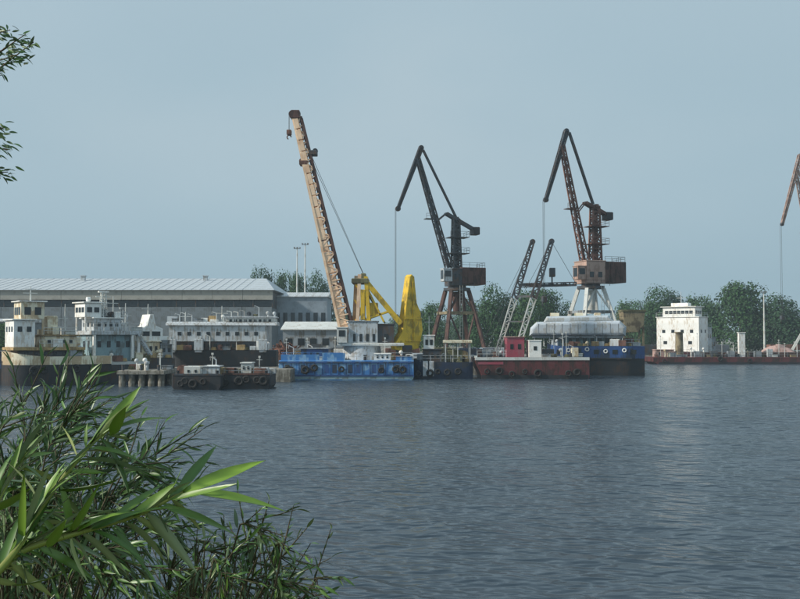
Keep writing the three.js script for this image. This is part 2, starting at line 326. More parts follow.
shed('office_block', 'pale blue grey block beside the right end of the long hall', 274, 327, 297, 291, 250, 16, M.wallBlue, M.pale, { n: 7 });
shed('workshop_shed', 'low workshop shed with pale roof behind the tan crane jib', 283, 344, 330, 321, 186, 14, M.grey, M.bone, { n: 5, door: true });
shed('boat_store', 'grey store building with flat pale roof left behind the white tugs', -30, 24, 322, 318, 205, 12, M.wall, M.pale, { n: 5 });
{ // hopper-like beige structure right of the blue ship
  const f = frame(633, 196), t = thing('loading_hopper', 'weathered beige loading hopper with braced legs behind the blue ship stern', 'hopper', [f.x, QUAY, -196]);
  const a = f.X(623), b = f.X(645), y0 = f.Y(332) - QUAY, y1 = f.Y(311) - QUAY, zz = 4;
  part('bin', extrude([[a, y1], [b, y1], [b - 0.3, y0 + 1.4], [b - 1.4, y0], [a + 1.4, y0], [a + 0.3, y0 + 1.4]], -zz, 0, 0.05), M.beige, t);
  part('rim', [box(a - 0.15, b + 0.15, y1 - 0.1, y1 + 0.25, -zz - 0.15, 0.15)], M.olive, t);
  for (const x of [a + 0.3, b - 0.3]) for (const z of [-zz + 0.3, -0.3]) part('leg', beam(V(x, 0, z), V(x, y0 + 1.5, z), 0.35), M.beige, t);
  each('brace', [beam(V(a + 0.3, 0.4, -0.3), V(b - 0.3, y0, -0.3), 0.2), beam(V(b - 0.3, 0.4, -0.3), V(a + 0.3, y0, -0.3), 0.2), beam(V(a + 0.3, y0 * 0.5, -0.3), V(b - 0.3, y0 * 0.5, -0.3), 0.2)], M.olive, t);
  part('walkway', [box(a - 0.8, a - 0.152, y1 - 1.6, y1 - 1.5, -zz, 0), ...railing([V(a - 0.75, y1 - 1.5, -zz), V(a - 0.75, y1 - 1.5, 0)])], M.olive, t);
}
function lightMast(px, yTop, D, label) {
  const f = frame(px, D), t = thing('floodlight_mast', label, 'mast', [f.x, QUAY, -D], 0, 'floodlight masts over the port');
  const h = f.Y(yTop) - QUAY;
  part('pole', [rod(V(0, 0, 0), V(0, h, 0), 0.34, 0.14, 8)], M.bone, t);
  part('lamp_bracket', [beam(V(-0.8, h - 0.2, 0), V(0.8, h - 0.2, 0), 0.12), ...[-0.7, 0, 0.7].map(x => box(x - 0.22, x + 0.22, h - 0.16, h + 0.22, -0.05, 0.25))], M.grey, t);
}
lightMast(297, 248, 260, 'shorter of two slender floodlight masts above the dark tree clump');
lightMast(305, 244, 262, 'taller of two slender floodlight masts above the dark tree clump');
lightMast(764, 292, 300, 'floodlight mast rising between the two round trees');

// ------------------------------------------------------------------ trees
function foliageMat(hex) { return new THREE.MeshPhysicalMaterial({ color: lin(hex), vertexColors: true, roughness: 0.95, transmission: 0.15, thickness: 0, side: THREE.DoubleSide }); }
function crownGeo(seed, lobes, n, size) {
  const r = mulberry(seed), pos = [], nor = [], col = [], uv = [];
  const lb = []; for (let i = 0; i < lobes; i++) { const a = r() * 6.28, rad = 0.34 * Math.sqrt(r()), y = 0.16 + 0.7 * r(), s = (0.15 + 0.13 * r()) * (1.1 - 0.5 * Math.abs(y - 0.45)); lb.push([Math.cos(a) * rad * (1.1 - 0.75 * Math.max(0, y - 0.4)), y, Math.sin(a) * rad * (1.1 - 0.75 * Math.max(0, y - 0.4)), s]); }
  for (let i = 0; i < n; i++) {
    const L = lb[Math.floor(r() * lobes)]; const d = V(r() - 0.5, r() - 0.5, r() - 0.5).normalize(); const q = L[3] * (0.55 + 0.55 * Math.pow(r(), 0.6));
    const c = V(L[0], L[1], L[2]).addScaledVector(d, q), nn = d.clone().add(V(r() - 0.5, r() - 0.2, r() - 0.5)).normalize();
    const u = V(r() - 0.5, r() - 0.5, r() - 0.5).cross(nn).normalize(), w = nn.clone().cross(u), s = size * (0.6 + 0.8 * r());
    const P = [[-1, 0], [0.1, -0.55], [1, 0.05], [-0.1, 0.6]].map(([a, b]) => c.clone().addScaledVector(u, a * s).addScaledVector(w, b * s));
    const t = 0.72 + 0.56 * r();
    for (const k of [0, 1, 2, 0, 2, 3]) { pos.push(P[k].x, P[k].y, P[k].z); nor.push(nn.x, nn.y, nn.z); col.push(t * (0.9 + 0.2 * r()), t, t * 0.9); uv.push(0, 0); }
  }
  const g = new THREE.BufferGeometry(); g.setAttribute('position', new THREE.Float32BufferAttribute(pos, 3)); g.setAttribute('normal', new THREE.Float32BufferAttribute(nor, 3)); g.setAttribute('color', new THREE.Float32BufferAttribute(col, 3)); g.setAttribute('uv', new THREE.Float32BufferAttribute(uv, 2)); return g;
}
const leafGreens = [foliageMat('#2c4f2a'), foliageMat('#26472d'), foliageMat('#33552b')], bark = paint('#5b4a3a', '#3b3026', 0.5, 0.95);
const crownShapes = [1, 2, 3, 4].map(i => crownGeo(900 + i * 13, 26 + i * 3, 7000, 0.022));
function trunkGeo(seed) { const r = mulberry(seed), g = [rod(V(0, 0, 0), V(0.01, 0.42, 0), 0.028, 0.018, 7)]; for (let i = 0; i < 6; i++) { const a = r() * 6.28, y = 0.24 + 0.2 * r(); g.push(rod(V(0.005, y, 0), V(Math.cos(a) * 0.24, y + 0.28, Math.sin(a) * 0.24), 0.012, 0.004, 5)); } return g; }
const protoTrunk = [41, 42].map(s => mergeGeometries(trunkGeo(s).map(norm)));
function tree(pxc, yTop, wPx, D, v, label, group, base = QUAY) {
  const k = D / F, h = heightAt(yTop, D) - base, w = wPx * k;
  const t = thing('broadleaf_tree', label, 'tree', [(pxc - 400) * k, base, -D], v * 1.7, group);
  const c = new THREE.Mesh(crownShapes[v % 4], leafGreens[v % 3]); c.name = 'crown'; const b = new THREE.Mesh(protoTrunk[v % 2], bark); b.name = 'trunk';
  for (const m of [c, b]) { m.castShadow = m.receiveShadow = true; t.add(m); }
  c.scale.set(w, h, w); b.scale.set(Math.max(w, h * 0.6), h, Math.max(w, h * 0.6));
}
const G1 = 'trees behind the long hall', G2 = 'trees behind the portal cranes', G3 = 'trees behind the white ship and long barge';
[[253, 269, 20, 310, 0], [268, 269, 28, 312, 1], [283, 271, 28, 316, 2], [298, 272, 28, 312, 3], [313, 272, 28, 318, 0], [325, 279, 24, 322, 1]].forEach(a => tree(...a, 'dark green tree of the clump behind the long hall', G1));
[[434, 302, 36, 275, 2], [418, 308, 32, 285, 3], [487, 285, 42, 270, 0], [508, 293, 40, 275, 1], [528, 289, 38, 268, 2], [546, 288, 40, 276, 3], [564, 302, 30, 280, 0], [470, 298, 36, 282, 1]].forEach((a, i) => tree(...a, ['green tree between the yellow arm and the dark portal crane', 'low green tree directly behind the yellow counterweight arm', 'tall green tree just right of the dark portal crane house', 'green tree behind the foot of the first derrick leg', 'green tree seen through the pair of derrick legs', 'green tree under the cross boom of the derrick', 'small green tree beside the pale legs of the rust crane', 'green tree directly behind the legs of the dark portal crane'][i], G2));
[[652, 287, 46, 330, 0], [674, 291, 46, 336, 1], [697, 295, 40, 333, 2], [712, 301, 36, 340, 3], [628, 300, 38, 338, 2]].forEach((a, i) => tree(...a, ['bushy tree between the beige hopper and the white ship', 'bushy tree directly behind the white ship wheelhouse', 'bushy tree behind the grey after house of the white ship', 'low bushy tree between white ship and tall dark tree', 'low bushy tree directly behind the beige hopper'][i], G3));
tree(740, 281, 64, 318, 3, 'tall dense dark green tree right of the white ship', G3);
tree(783, 296, 66, 312, 1, 'broad rounded tree behind the long maroon barge', G3);
tree(762, 305, 46, 325, 0, 'lower tree filling the gap between the tall tree and the broad one', G3);
tree(822, 294, 50, 316, 2, 'large tree past the broad rounded one by the tan crane', G3);
[[4, 322, 34, 196, 2], [-16, 318, 36, 198, 0]].forEach(a => tree(...a, 'bushy tree at the quay end left of the white tug', 'trees left of the tugs'));
{ const r = mulberry(6); for (let i = 0; i < 9; i++) tree([334, 346, 398, 574, 588, 602, 616, 640, 452][i] + r() * 5, 312 + r() * 8, 34 + r() * 10, 470 + r() * 60, i, 'small hazy tree of the far row beyond the port', 'far row of trees beyond the port'); }

// ------------------------------------------------------------------ portal cranes
function portalCrane(label, pxs, D, rot, mats, o) {
  // pxs: function pixel offset -> all points given in photo pixels of this crane
  const f = frame(pxs.base, D, rot), X = f.X, Y = py => f.Y(py) - QUAY, P = ([x, y], z = 0) => V(X(x), Y(y), z);
  const t = thing('portal_crane', label, 'crane', [f.x, QUAY, -D], rot, 'portal cranes on the quay');
  const k = D / F, ring = pxs.ring, S = pxs;
  // portal: four splayed legs, sill beams, ring platform
  const lx = S.legHalf * k, lz = 4.6, yr = Y(ring) - 0.9, base = 0.7, tx = 1.7;
  for (const i of [-1, 1]) for (const j of [-1, 1]) { const l = part('leg', [beam(V(i * tx, yr, j * 1.6), V(i * lx, base, j * lz), 0.62, 0.62)], mats.portal, t); part('bogie', [bevelBox(i * lx - 1.1, i * lx + 1.1, 0.35, base + 0.25, j * lz - 0.35, j * lz + 0.35), ...[-0.7, 0.7].map(d => new THREE.CylinderGeometry(0.33, 0.33, 0.3, 12).rotateX(Math.PI / 2).translate(i * lx + d, 0.33, j * lz))], M.dark, l); }
  const my = Y(S.platY), ti = (yr - my) / (yr - base), mxx = mix(tx, lx, ti), mz = mix(1.6, lz, ti);
  part('portal_beam', [...[-1, 1].map(j => beam(V(-mxx - 0.5, my, j * mz), V(mxx + 0.5, my, j * mz), 0.5)), ...[-1, 1].map(i => beam(V(i * mxx, my, -mz), V(i * mxx, my, mz), 0.5))], mats.plat, t);
  each('brace', [...[-1, 1].map(i => beam(V(i * mxx, my, mz), V(0, base + (my - base) * 0.15, lz * 0.95), 0.28)), ...[-1, 1].map(i => beam(V(i * mxx, my, mz), V(0, yr, 1.5), 0.3)), ...[-1, 1].map(j => beam(V(-lx, base + 0.3, j * lz), V(lx, base + 0.3, j * lz), 0.4))], mats.portal, t);
  part('centre_column', [rod(V(0, yr - 0.2, 0), V(0, my - 0.3, 0), 0.9, 0.7, 14)], mats.portal, t);
  part('ring_platform', [new THREE.CylinderGeometry(2.5, 2.5, 0.5, 20).translate(0, yr + 0.25, 0), ...railing([V(-2.5, yr + 0.5, 2.4), V(2.5, yr + 0.5, 2.4)])], M.dark, t);
  part('slewing_ring', new THREE.CylinderGeometry(1.7, 1.7, 0.45, 20).translate(0, yr + 0.7, 0), M.steel, t);
  const by = yr + 0.9;
  // revolving house and counterweight box
  const h1 = S.house, mh = house(t, 'machine_house', mats.house, X(h1[0]), X(h1[1]), by, Y(h1[2]), -2.2, 2.2, { win: [['f', 2, by + 1.1, by + 2.1, 0.5], ['l', 2, by + 1.1, by + 2.1, 0.5]], roof: 0.12 });
  const h2 = S.ballast; part('rear_ballast', [bevelBox(X(h2[0]) + 0.01, X(h2[1]), by + 0.2, Y(h2[2]), -2.3, 2.3, 0.08), ...[0.25, 0.5, 0.75].map(q => box(mix(X(h2[0]), X(h2[1]), q) - 0.06, mix(X(h2[0]), X(h2[1]), q) + 0.06, by + 0.25, Y(h2[2]) - 0.1, 2.28, 2.4))], mats.ballast, t);
  part('roof_rail', railing([V(X(h2[0]), Y(h2[2]), 2.1), V(X(h2[1]) - 0.1, Y(h2[2]), 2.1), V(X(h2[1]) - 0.1, Y(h2[2]), -2.1)], 0.9), M.steel, t);
  const cb = house(t, 'operator_cab', mats.cab, X(h1[0]) - 1.7, X(h1[0]) - 0.02, by + 0.7, by + 3.0, 0.3, 2.1, { win: [['f', 1, by + 1.6, by + 2.7, 0.8], ['l', 1, by + 1.2, by + 2.8, 0.85]], roof: 0.1 });
  // tower (mast)
  const tw = S.tower, pT = P([tw[0], tw[1]]), pB = V(X(tw[2]), Y(h1[2]) + 0.17, 0);
  const tr = truss(pB, pT, S.towerW * k, 1.5, S.towerW * k * 0.72, 1.0, 9, 0.28, 0.17);
  part('tower', tr.all, mats.tower, t);
  part('tower_web', extrude([[pB.x - 0.5, pB.y], [pB.x + 0.5, pB.y], [pT.x + 0.42, pT.y], [pT.x - 0.42, pT.y]], -0.16, 0.16), mats.tower, t);
  for (const q of [0.3, 0.62]) { const c = pB.clone().lerp(pT, q); part('tower_platform', [box(c.x - 1.6, c.x + 2.1, c.y, c.y + 0.12, -1.5, 1.5), ...railing([V(c.x - 1.6, c.y + 0.12, 1.45), V(c.x + 2.1, c.y + 0.12, 1.45), V(c.x + 2.1, c.y + 0.12, -1.45)], 1)], mats.tower, t); }
  // rocking counterweight beam
  const cA = P(S.rock[0]), cB = P(S.rock[1]);
  part('rocker_beam', [beam(cA.clone().setZ(-0.6), cB.clone().setZ(-0.6), 0.22, 0.5), beam(cA.clone().setZ(0.6), cB.clone().setZ(0.6), 0.22, 0.5), beam(cA.clone().setZ(-0.6), cA.clone().setZ(0.6), 0.3), beam(pT.clone().setZ(-0.9), pT.clone().setZ(0.9), 0.6)], mats.tower, t);
  part('counterweight', bevelBox(cB.x - 0.75, cB.x + 0.55, cB.y - 0.85, cB.y + 0.6, -0.95, 0.95, 0.1), M.black, t);
  // jib, fly jib (beak) and tie
  const jF = P(S.jib[0]), jT = P(S.jib[1]);
  const jt = truss(jF, jT, S.jibW[0] * k, 1.3, S.jibW[1] * k, 0.7, 14, 0.22, 0.13), jb = part('jib', jt.all, mats.jib, t);
  part('jib_web', jb && extrude(quadStrip(jF, jT, S.jibW[0] * k * 0.42, S.jibW[1] * k * 0.5), -0.1, 0.1), mats.jib, jb);
  const bA = P(S.beak[0]), bT = P(S.beak[1]);
  const bt = truss(bT, bA, S.beakW * k * 0.6, 0.4, S.beakW * k, 0.7, 11, 0.17, 0.11), bk = part('beak', bt.all, mats.beak, t);
  part('beak_web', extrude(quadStrip(bT, bA, 0.2, 0.42), -0.08, 0.08), mats.beak, bk);
  part('sheave', [bT, bA].map(p => new THREE.CylinderGeometry(0.5, 0.5, 0.4, 14).rotateX(Math.PI / 2).translate(p.x, p.y, 0)), M.dark, bk);
  const tA = P(S.tie[0]), tB = P(S.tie[1]);
  part('tie_rod', [-0.25, 0.25].flatMap(z => [beam(tA.clone().setZ(z), tB.clone().setZ(z), 0.16, 0.28)]).concat(truss(tA, tB, 0.25, 0.5, 0.25, 0.5, 8, 0.1, 0.08).web), mats.beak, t);
  each('luffing_strut', [-0.5, 0.5].map(z => rod(P(S.rock[0], z), P([mix(S.jib[0][0], S.jib[1][0], 0.42), mix(S.jib[0][1], S.jib[1][1], 0.42)], z), 0.12, 0.12, 8)), mats.tower, t);
  const pf = P(S.plat); part('jib_platform', [box(pf.x - 1.2, pf.x + 0.6, pf.y - 0.06, pf.y + 0.06, -0.8, 0.8), ...railing([V(pf.x - 1.15, pf.y + 0.06, 0.75), V(pf.x + 0.5, pf.y + 0.06, 0.75)], 0.9)], mats.tower, t);
  each('hoist_rope', [-0.25, 0.25].map(z => rod(V(bT.x - 0.45, bT.y, z), V(bT.x - 0.45, Y(S.hookY) + 0.5, z), 0.035)), M.cable, t);
  const hy = Y(S.hookY); part('hook_block', [bevelBox(bT.x - 0.85, bT.x - 0.05, hy - 0.5, hy + 0.55, -0.4, 0.4, 0.08), new THREE.TorusGeometry(0.35, 0.1, 6, 12, 4.4).translate(bT.x - 0.45, hy - 0.85, 0)], M.dark, t);
  part('ladder', [...[-0.25, 0.25].map(x => beam(V(pB.x + x, 0.6, 2.55), V(pB.x + x, by, 2.55), 0.06)), ...Array.from({ length: 20 }, (_, i) => beam(V(pB.x - 0.25, 0.8 + i * (by - 1) / 20, 2.55), V(pB.x + 0.25, 0.8 + i * (by - 1) / 20, 2.55), 0.04))], M.bone, t);
  return t;
}
function quadStrip(p, q, a, b) { const ax = q.clone().sub(p).normalize(), s = V(-ax.y, ax.x, 0); const r = (c, w) => [c.x + s.x * w / 2, c.y + s.y * w / 2]; return [r(p, a), r(q, b), r(q, -b), r(p, -a)]; }
const craneA = { base: 457, ring: 286, legHalf: 22, platY: 313, house: [448.5, 458, 270], ballast: [458, 482, 268], tower: [456, 219, 456.5], towerW: 8, rock: [[446, 214], [476, 230]], jib: [[449, 268], [417.5, 160]], jibW: [5.5, 3.2], beak: [[421, 150], [398, 211]], beakW: 3.8, tie: [[423, 152], [456, 217]], plat: [431, 220], hookY: 318 };
portalCrane('dark grey portal crane behind the yellow arm of the floating crane', craneA, 186, 0.30, { portal: M.rustAndShade, plat: M.beige, house: M.dark, ballast: M.rustAndShade, cab: M.pale, tower: M.steel, jib: M.steel, beak: M.steel }, {});
const craneB = { base: 591, ring: 284, legHalf: 26, platY: 312, house: [580, 600, 262], ballast: [600, 622, 262], tower: [596, 206, 596], towerW: 10, rock: [[585, 203], [610, 215]], jib: [[585, 264], [561.5, 148]], jibW: [6, 3.4], beak: [[566, 133], [544, 202]], beakW: 4, tie: [[569, 134], [594, 204]], plat: [571, 210], hookY: 300 };
portalCrane('rust brown portal crane with pale legs behind the blue ship', craneB, 182, 0.34, { portal: M.bone, plat: M.grey, house: M.salmon, ballast: M.rustAndShade, cab: M.salmon, tower: M.rust, jib: M.rust, beak: M.steel }, {});
const shiftPx = (c, dx, dy) => { const o = {}; for (const [k, v] of Object.entries(c)) o[k] = v; const s = ([x, y]) => [x + dx, y + dy]; o.base += dx; o.ring += dy; o.platY += dy * 0.6; o.house = [c.house[0] + dx, c.house[1] + dx, c.house[2] + dy]; o.ballast = [c.ballast[0] + dx, c.ballast[1] + dx, c.ballast[2] + dy]; o.tower = [c.tower[0] + dx, c.tower[1] + dy, c.tower[2] + dx]; for (const k of ['rock', 'jib', 'beak', 'tie']) o[k] = c[k].map(s); o.plat = s(c.plat); return o; };
const craneC = shiftPx(craneB, 233, 24); craneC.hookY = 318;
portalCrane('tan portal crane whose beak hangs over the long maroon barge', craneC, 258, 0.34, { portal: M.bone, plat: M.grey, house: M.salmon, ballast: M.rustAndShade, cab: M.salmon, tower: M.rust, jib: M.salmon, beak: M.salmon }, {});

// ------------------------------------------------------------------ floating crane on the blue pontoon
{
  const D = 148, f = frame(348, D), X = f.X, Y = f.Y, t = thing('floating_crane', 'floating crane with long tan lattice jib on a blue pontoon', 'crane', f.pos);
  const x0 = X(283.5), x1 = X(413), top = Y(360) , zf = 5, zb = -5, deck = top;
  part('pontoon', [extrude([[x0 + 0.8, -0.8], [x1 - 0.8, -0.8], [x1, 0.4], [x1, deck], [x0, deck], [x0, 0.4]], zb, zf, 0.05)], M.blue, t);
  part('rubbing_strake', [box(x0 - 0.08, x1 + 0.08, deck - 0.35, deck - 0.12, zf - 0.01, zf + 0.14), box(x0 - 0.08, x1 + 0.08, 0.55, 0.78, zf - 0.01, zf + 0.12)], M.blueDeep, t);
  each('hull_frame', Array.from({ length: 17 }, (_, i) => { const x = mix(x0 + 0.6, x1 - 0.6, i / 16); return box(x - 0.06, x + 0.06, 0.8, deck - 0.37, zf - 0.01, zf + 0.09); }), M.blueDeep, t);
  part('deck', box(x0 + 0.05, x1 - 0.05, deck + 0.004, deck + 0.03, zb + 0.05, zf - 0.05), M.deck, t);
  part('waterline_band', box(x0 + 0.02, x1 - 0.02, 0.12, 0.5, zf - 0.02, zf + 0.03), M.teal, t);
  for (let i = 0; i < 16; i++) if (i % 3 !== 1) part('side_port', box(mix(x0 + 0.6, x1 - 0.6, i / 16) + 0.25, mix(x0 + 0.6, x1 - 0.6, (i + 1) / 16) - 0.25, 1.0, deck - 0.55, zf - 0.02, zf + 0.04), i % 2 ? M.blueDeep : M.navy, t);
  tyres(t, [289, 297, 306, 318, 329, 341, 352, 361, 373, 384, 395, 405].map(X), deck * 0.52 + 0.2, zf + 0.24);
  // bulwark pieces and deck houses in blue
  for (const [a, b, h] of [[285, 322, 0.9], [325, 347, 1.1], [396, 412, 0.6]]) part('bulwark', box(X(a), X(b), deck + 0.03, deck + h, zf - 0.35, zf - 0.2), M.blue, t);
  house(t, 'deckhouse', M.blueDeep, X(303), X(330), deck + 0.03, Y(349), -1.5, 3.2, { win: [['f', 4, deck + 0.7, deck + 1.2, 0.4]], roof: 0.15, roofMat: M.grey });
  house(t, 'deckhouse', M.white, X(375), X(391), deck + 0.03, Y(354), 1.6, 4.4, { win: [['f', 3, deck + 0.35, deck + 0.75, 0.4]], roof: 0.1, roofMat: M.white, label: 'small white deckhouse' });
  part('railing', railing([V(x0 + 0.2, deck + 0.03, zb + 0.2), V(x0 + 0.2, deck + 0.03, zf - 0.5), V(X(345), deck + 0.03, zf - 0.5)], 1.1), M.blue, t);
  part('railing', railing([V(X(350), deck + 0.03, zf - 0.15), V(x1 - 0.2, deck + 0.03, zf - 0.15), V(x1 - 0.2, deck + 0.03, zb + 0.3)], 1.1), M.pale, t);
  for (const px of [292, 336, 366, 408]) part('bollard', [rod(V(X(px), deck, zf - 0.9), V(X(px), deck + 0.7, zf - 0.9), 0.22, 0.2, 10), rod(V(X(px), deck + 0.7, zf - 0.9), V(X(px), deck + 0.82, zf - 0.9), 0.3, 0.3, 10)], M.black, t);
  gear(t, X(286), X(346), deck + 0.03, -4.2, 4.2, 16, 61); gear(t, X(378), X(411), deck + 0.03, 2.6, 4.3, 6, 62); gear(t, X(300), X(345), deck + 0.03, -4.4, -2, 7, 63, 1.6);
  // pedestal and revolving house
  part('pedestal', [new THREE.CylinderGeometry(2.7, 3.0, Y(346) - deck, 24).translate(X(362), (Y(346) + deck) / 2, -0.5)], M.pale, t);
  const fy = Y(345.9), hy = Y(322);
  part('slewing_platform', [bevelBox(X(338), X(404), fy, fy + 0.45, -2.8, 2.4, 0.08)], M.bone, t);
  const mh = house(t, 'machine_house', M.pale, X(349), X(378), fy + 0.453, hy, -2.6, 2.2, { win: [['f', 4, Y(341.5), Y(334), 0.42, 0.1, 0.98], ['l', 2, Y(341.5), Y(334), 0.4]], roof: 0.12, roofMat: M.grey });
  house(t, 'winch_house', M.dark, X(378) + 0.05, X(394), fy + 0.453, Y(325), -2.5, 2.0, { win: [['f', 1, Y(339), Y(334), 0.3]], roof: 0.08 });  // dark box standing in for the machine house side that lies in shade
  const cabx = X(344); house(t, 'operator_cab', M.bone, cabx - 0.9, cabx + 0.6, fy + 0.453, fy + 2.6, 1.2, 2.6, { win: [['f', 1, fy + 1.4, fy + 2.3, 0.7], ['l', 1, fy + 1.2, fy + 2.4, 0.8]], roof: 0.08 });
  // jib
  const P = (px, py, z = 0) => V(X(px), Y(py), z - 0.3);
  const jf = P(349.5, 341), jt = P(296.5, 118), tr = truss(jf, jt, 2.0, 2.2, 1.2, 1.2, 26, 0.34, 0.16);
  const jib = part('jib', [...tr.left, ...tr.web], M.jib, t);
  part('upper_chord', [...tr.right, extrude(quadStrip(jf.clone().add(V(0.85, 0.2, 0)), jt.clone().add(V(0.45, 0.1, 0)), 0.55, 0.42), -0.95, 0.2)], M.rustAndShade, jib, 'upper chord of the jib with shade put into its dark colour');  // dark brown imitates the shaded right side of the jib
  const pa = jf.clone().add(V(-0.4, -0.1, 0)), pb = jt.clone().add(V(-0.26, -0.1, 0)), NP = 20;
  for (let i = 0; i < NP; i++) for (const [z0, z1] of [[-1.3, -1.14], [0.55, 0.71]]) { const q0 = (i + 0.07) / NP, q1 = (i + 0.93) / NP; part('side_plate', extrude(quadStrip(pa.clone().lerp(pb, q0), pa.clone().lerp(pb, q1), mix(1.15, 0.7, q0), mix(1.15, 0.7, q1)), z0 * mix(1, 0.75, q0), z1 * mix(1, 0.75, q0), 0.02), M.jib, jib); }
  const head = P(294, 113); part('jib_head', [bevelBox(head.x - 0.55, head.x + 0.75, head.y - 0.9, head.y + 0.35, -1.2, 0.6, 0.1), ...[-0.9, -0.3, 0.3].map(z => new THREE.CylinderGeometry(0.55, 0.55, 0.16, 16).rotateX(Math.PI / 2).translate(head.x - 0.35, head.y - 0.2, z))], M.rustAndShade, jib);
  for (const [px, py, s] of [[312.5, 153, 1], [303, 163, -1], [322, 240, -1], [337, 285, -1]]) { const c = P(px, py); part('sheave_bracket', [bevelBox(c.x - 0.6, c.x + 0.6, c.y - 0.35, c.y + 0.35, -1.2, 0.6, 0.08), new THREE.CylinderGeometry(0.4, 0.4, 0.3, 14).rotateX(Math.PI / 2).translate(c.x + 0.3 * s, c.y + 0.35, -0.3)], s > 0 ? M.dark : M.rust, jib); }
  // yellow gantry
  const roofY = hy + 0.16;
  for (const [px, z] of [[353.5, -1.8], [358, 1.6]]) part('gantry_post', beam(V(X(px), roofY, z), V(X(px) + 0.3, Y(275), z), 0.42, 0.5), M.jib, t);
  for (const z of [-1.5, 1.5]) part('gantry_post', beam(V(X(369), roofY, z), V(X(366), Y(277), z), 0.5, 0.55), M.yellow, t);
  part('gantry_head', [bevelBox(X(352), X(369), Y(284), Y(279), -2.1, 1.9, 0.1), bevelBox(X(361), X(366), Y(279) - 0.05, Y(273.5), -0.9, 0.9, 0.1)], M.olive, t);
  part('gantry_panel', bevelBox(X(368.5), X(378), Y(316), Y(303), -1.3, 1.3, 0.06), M.yellow, t);
  part('gantry_panel', bevelBox(X(361), X(365), Y(320), Y(290), -1.6, 1.8, 0.06), M.yellow, t);
  for (const z of [-1.5, 1.5]) part('back_strut', beam(V(X(367), Y(283), z), V(X(401), Y(324), z * 0.8), 0.45, 0.75), M.yellow, t);
  each('strut_lacing', Array.from({ length: 6 }, (_, i) => { const q = (i + 0.5) / 6; return beam(V(mix(X(367), X(401), q), mix(Y(283), Y(324), q), -1.4), V(mix(X(367), X(401), q + 0.08), mix(Y(283), Y(324), q + 0.08), 1.4), 0.2); }), M.yellow, t);
  each('back_strut_rod', [-1, 1].map(z => rod(V(X(366), Y(291), z), V(X(385), Y(323), z), 0.13)), M.olive, t);
  each('gantry_brace', [[[355, 300], [367, 322]], [[367, 300], [356, 321]], [[368, 290], [384, 322]], [[370, 318], [390, 311]], [[356, 285], [367, 300]]].flatMap(([a, b]) => [-1.4, 1.4].map(z => beam(V(X(a[0]), Y(a[1]), z), V(X(b[0]), Y(b[1]), z), 0.26))), M.yellow, t);
  // yellow counterweight arm, a tall tapering fin of plate
  const cx = X(408), s = 1 / Math.cos(0.55), pts = [[409.2, 275], [411.5, 277], [414, 303], [418, 313], [420, 330], [416, 348], [403, 351.5], [394, 349], [393, 344], [400, 333], [402.5, 316], [404.5, 300], [407.6, 277]].map(([a, b]) => [(X(a) - cx) * s, Y(b)]).reverse();
  const arm = part('counterweight_arm', extrude(pts, -0.75, 0.75, 0.06), M.yellow, t, 'tall yellow counterweight arm'); arm.position.set(cx, 0, -0.2); arm.rotation.y = 0.55;
  part('stiffener', [extrude([[403, 340], [418, 340], [418, 341.5], [403, 341.5]].map(([a, b]) => [(X(a) - cx) * s, Y(b)]), 0.73, 0.92), extrude([[402, 318], [419, 318], [419, 319.5], [402, 319.5]].map(([a, b]) => [(X(a) - cx) * s, Y(b)]), 0.73, 0.92), extrude([[409.5, 282], [411, 282], [412.5, 340], [410.5, 340]].map(([a, b]) => [(X(a) - cx) * s, Y(b)]), 0.73, 0.95)], M.yellow, arm);
  part('arm_bracket', [bevelBox(X(396), X(412), deck + 0.03, fy + 0.1, -1.8, 1.2, 0.08)], M.dark, t);
  each('luffing_rope', [-0.9, -0.3, 0.3, 0.9].map(z => rod(V(X(364), Y(275), z * 0.6), P(304, 140, z * 0.5), 0.032)), M.cable, t);
  each('luffing_rope', [-0.6, 0.6].map(z => rod(V(X(364), Y(276), z * 0.6), P(311, 160, z), 0.032)), M.cable, t);
  each('hoist_rope', [-0.6, 0.2].map(z => rod(V(head.x - 0.86, head.y - 0.2, z), V(head.x - 0.86, head.y - 2.6, z), 0.028)), M.cable, t);
  part('hook_block', [bevelBox(head.x - 1.2, head.x - 0.5, head.y - 3.3, head.y - 2.5, -0.6, 0.2, 0.1), new THREE.TorusGeometry(0.3, 0.09, 6, 12, 4.4).translate(head.x - 0.86, head.y - 3.6, -0.2)], M.rust, t);
}

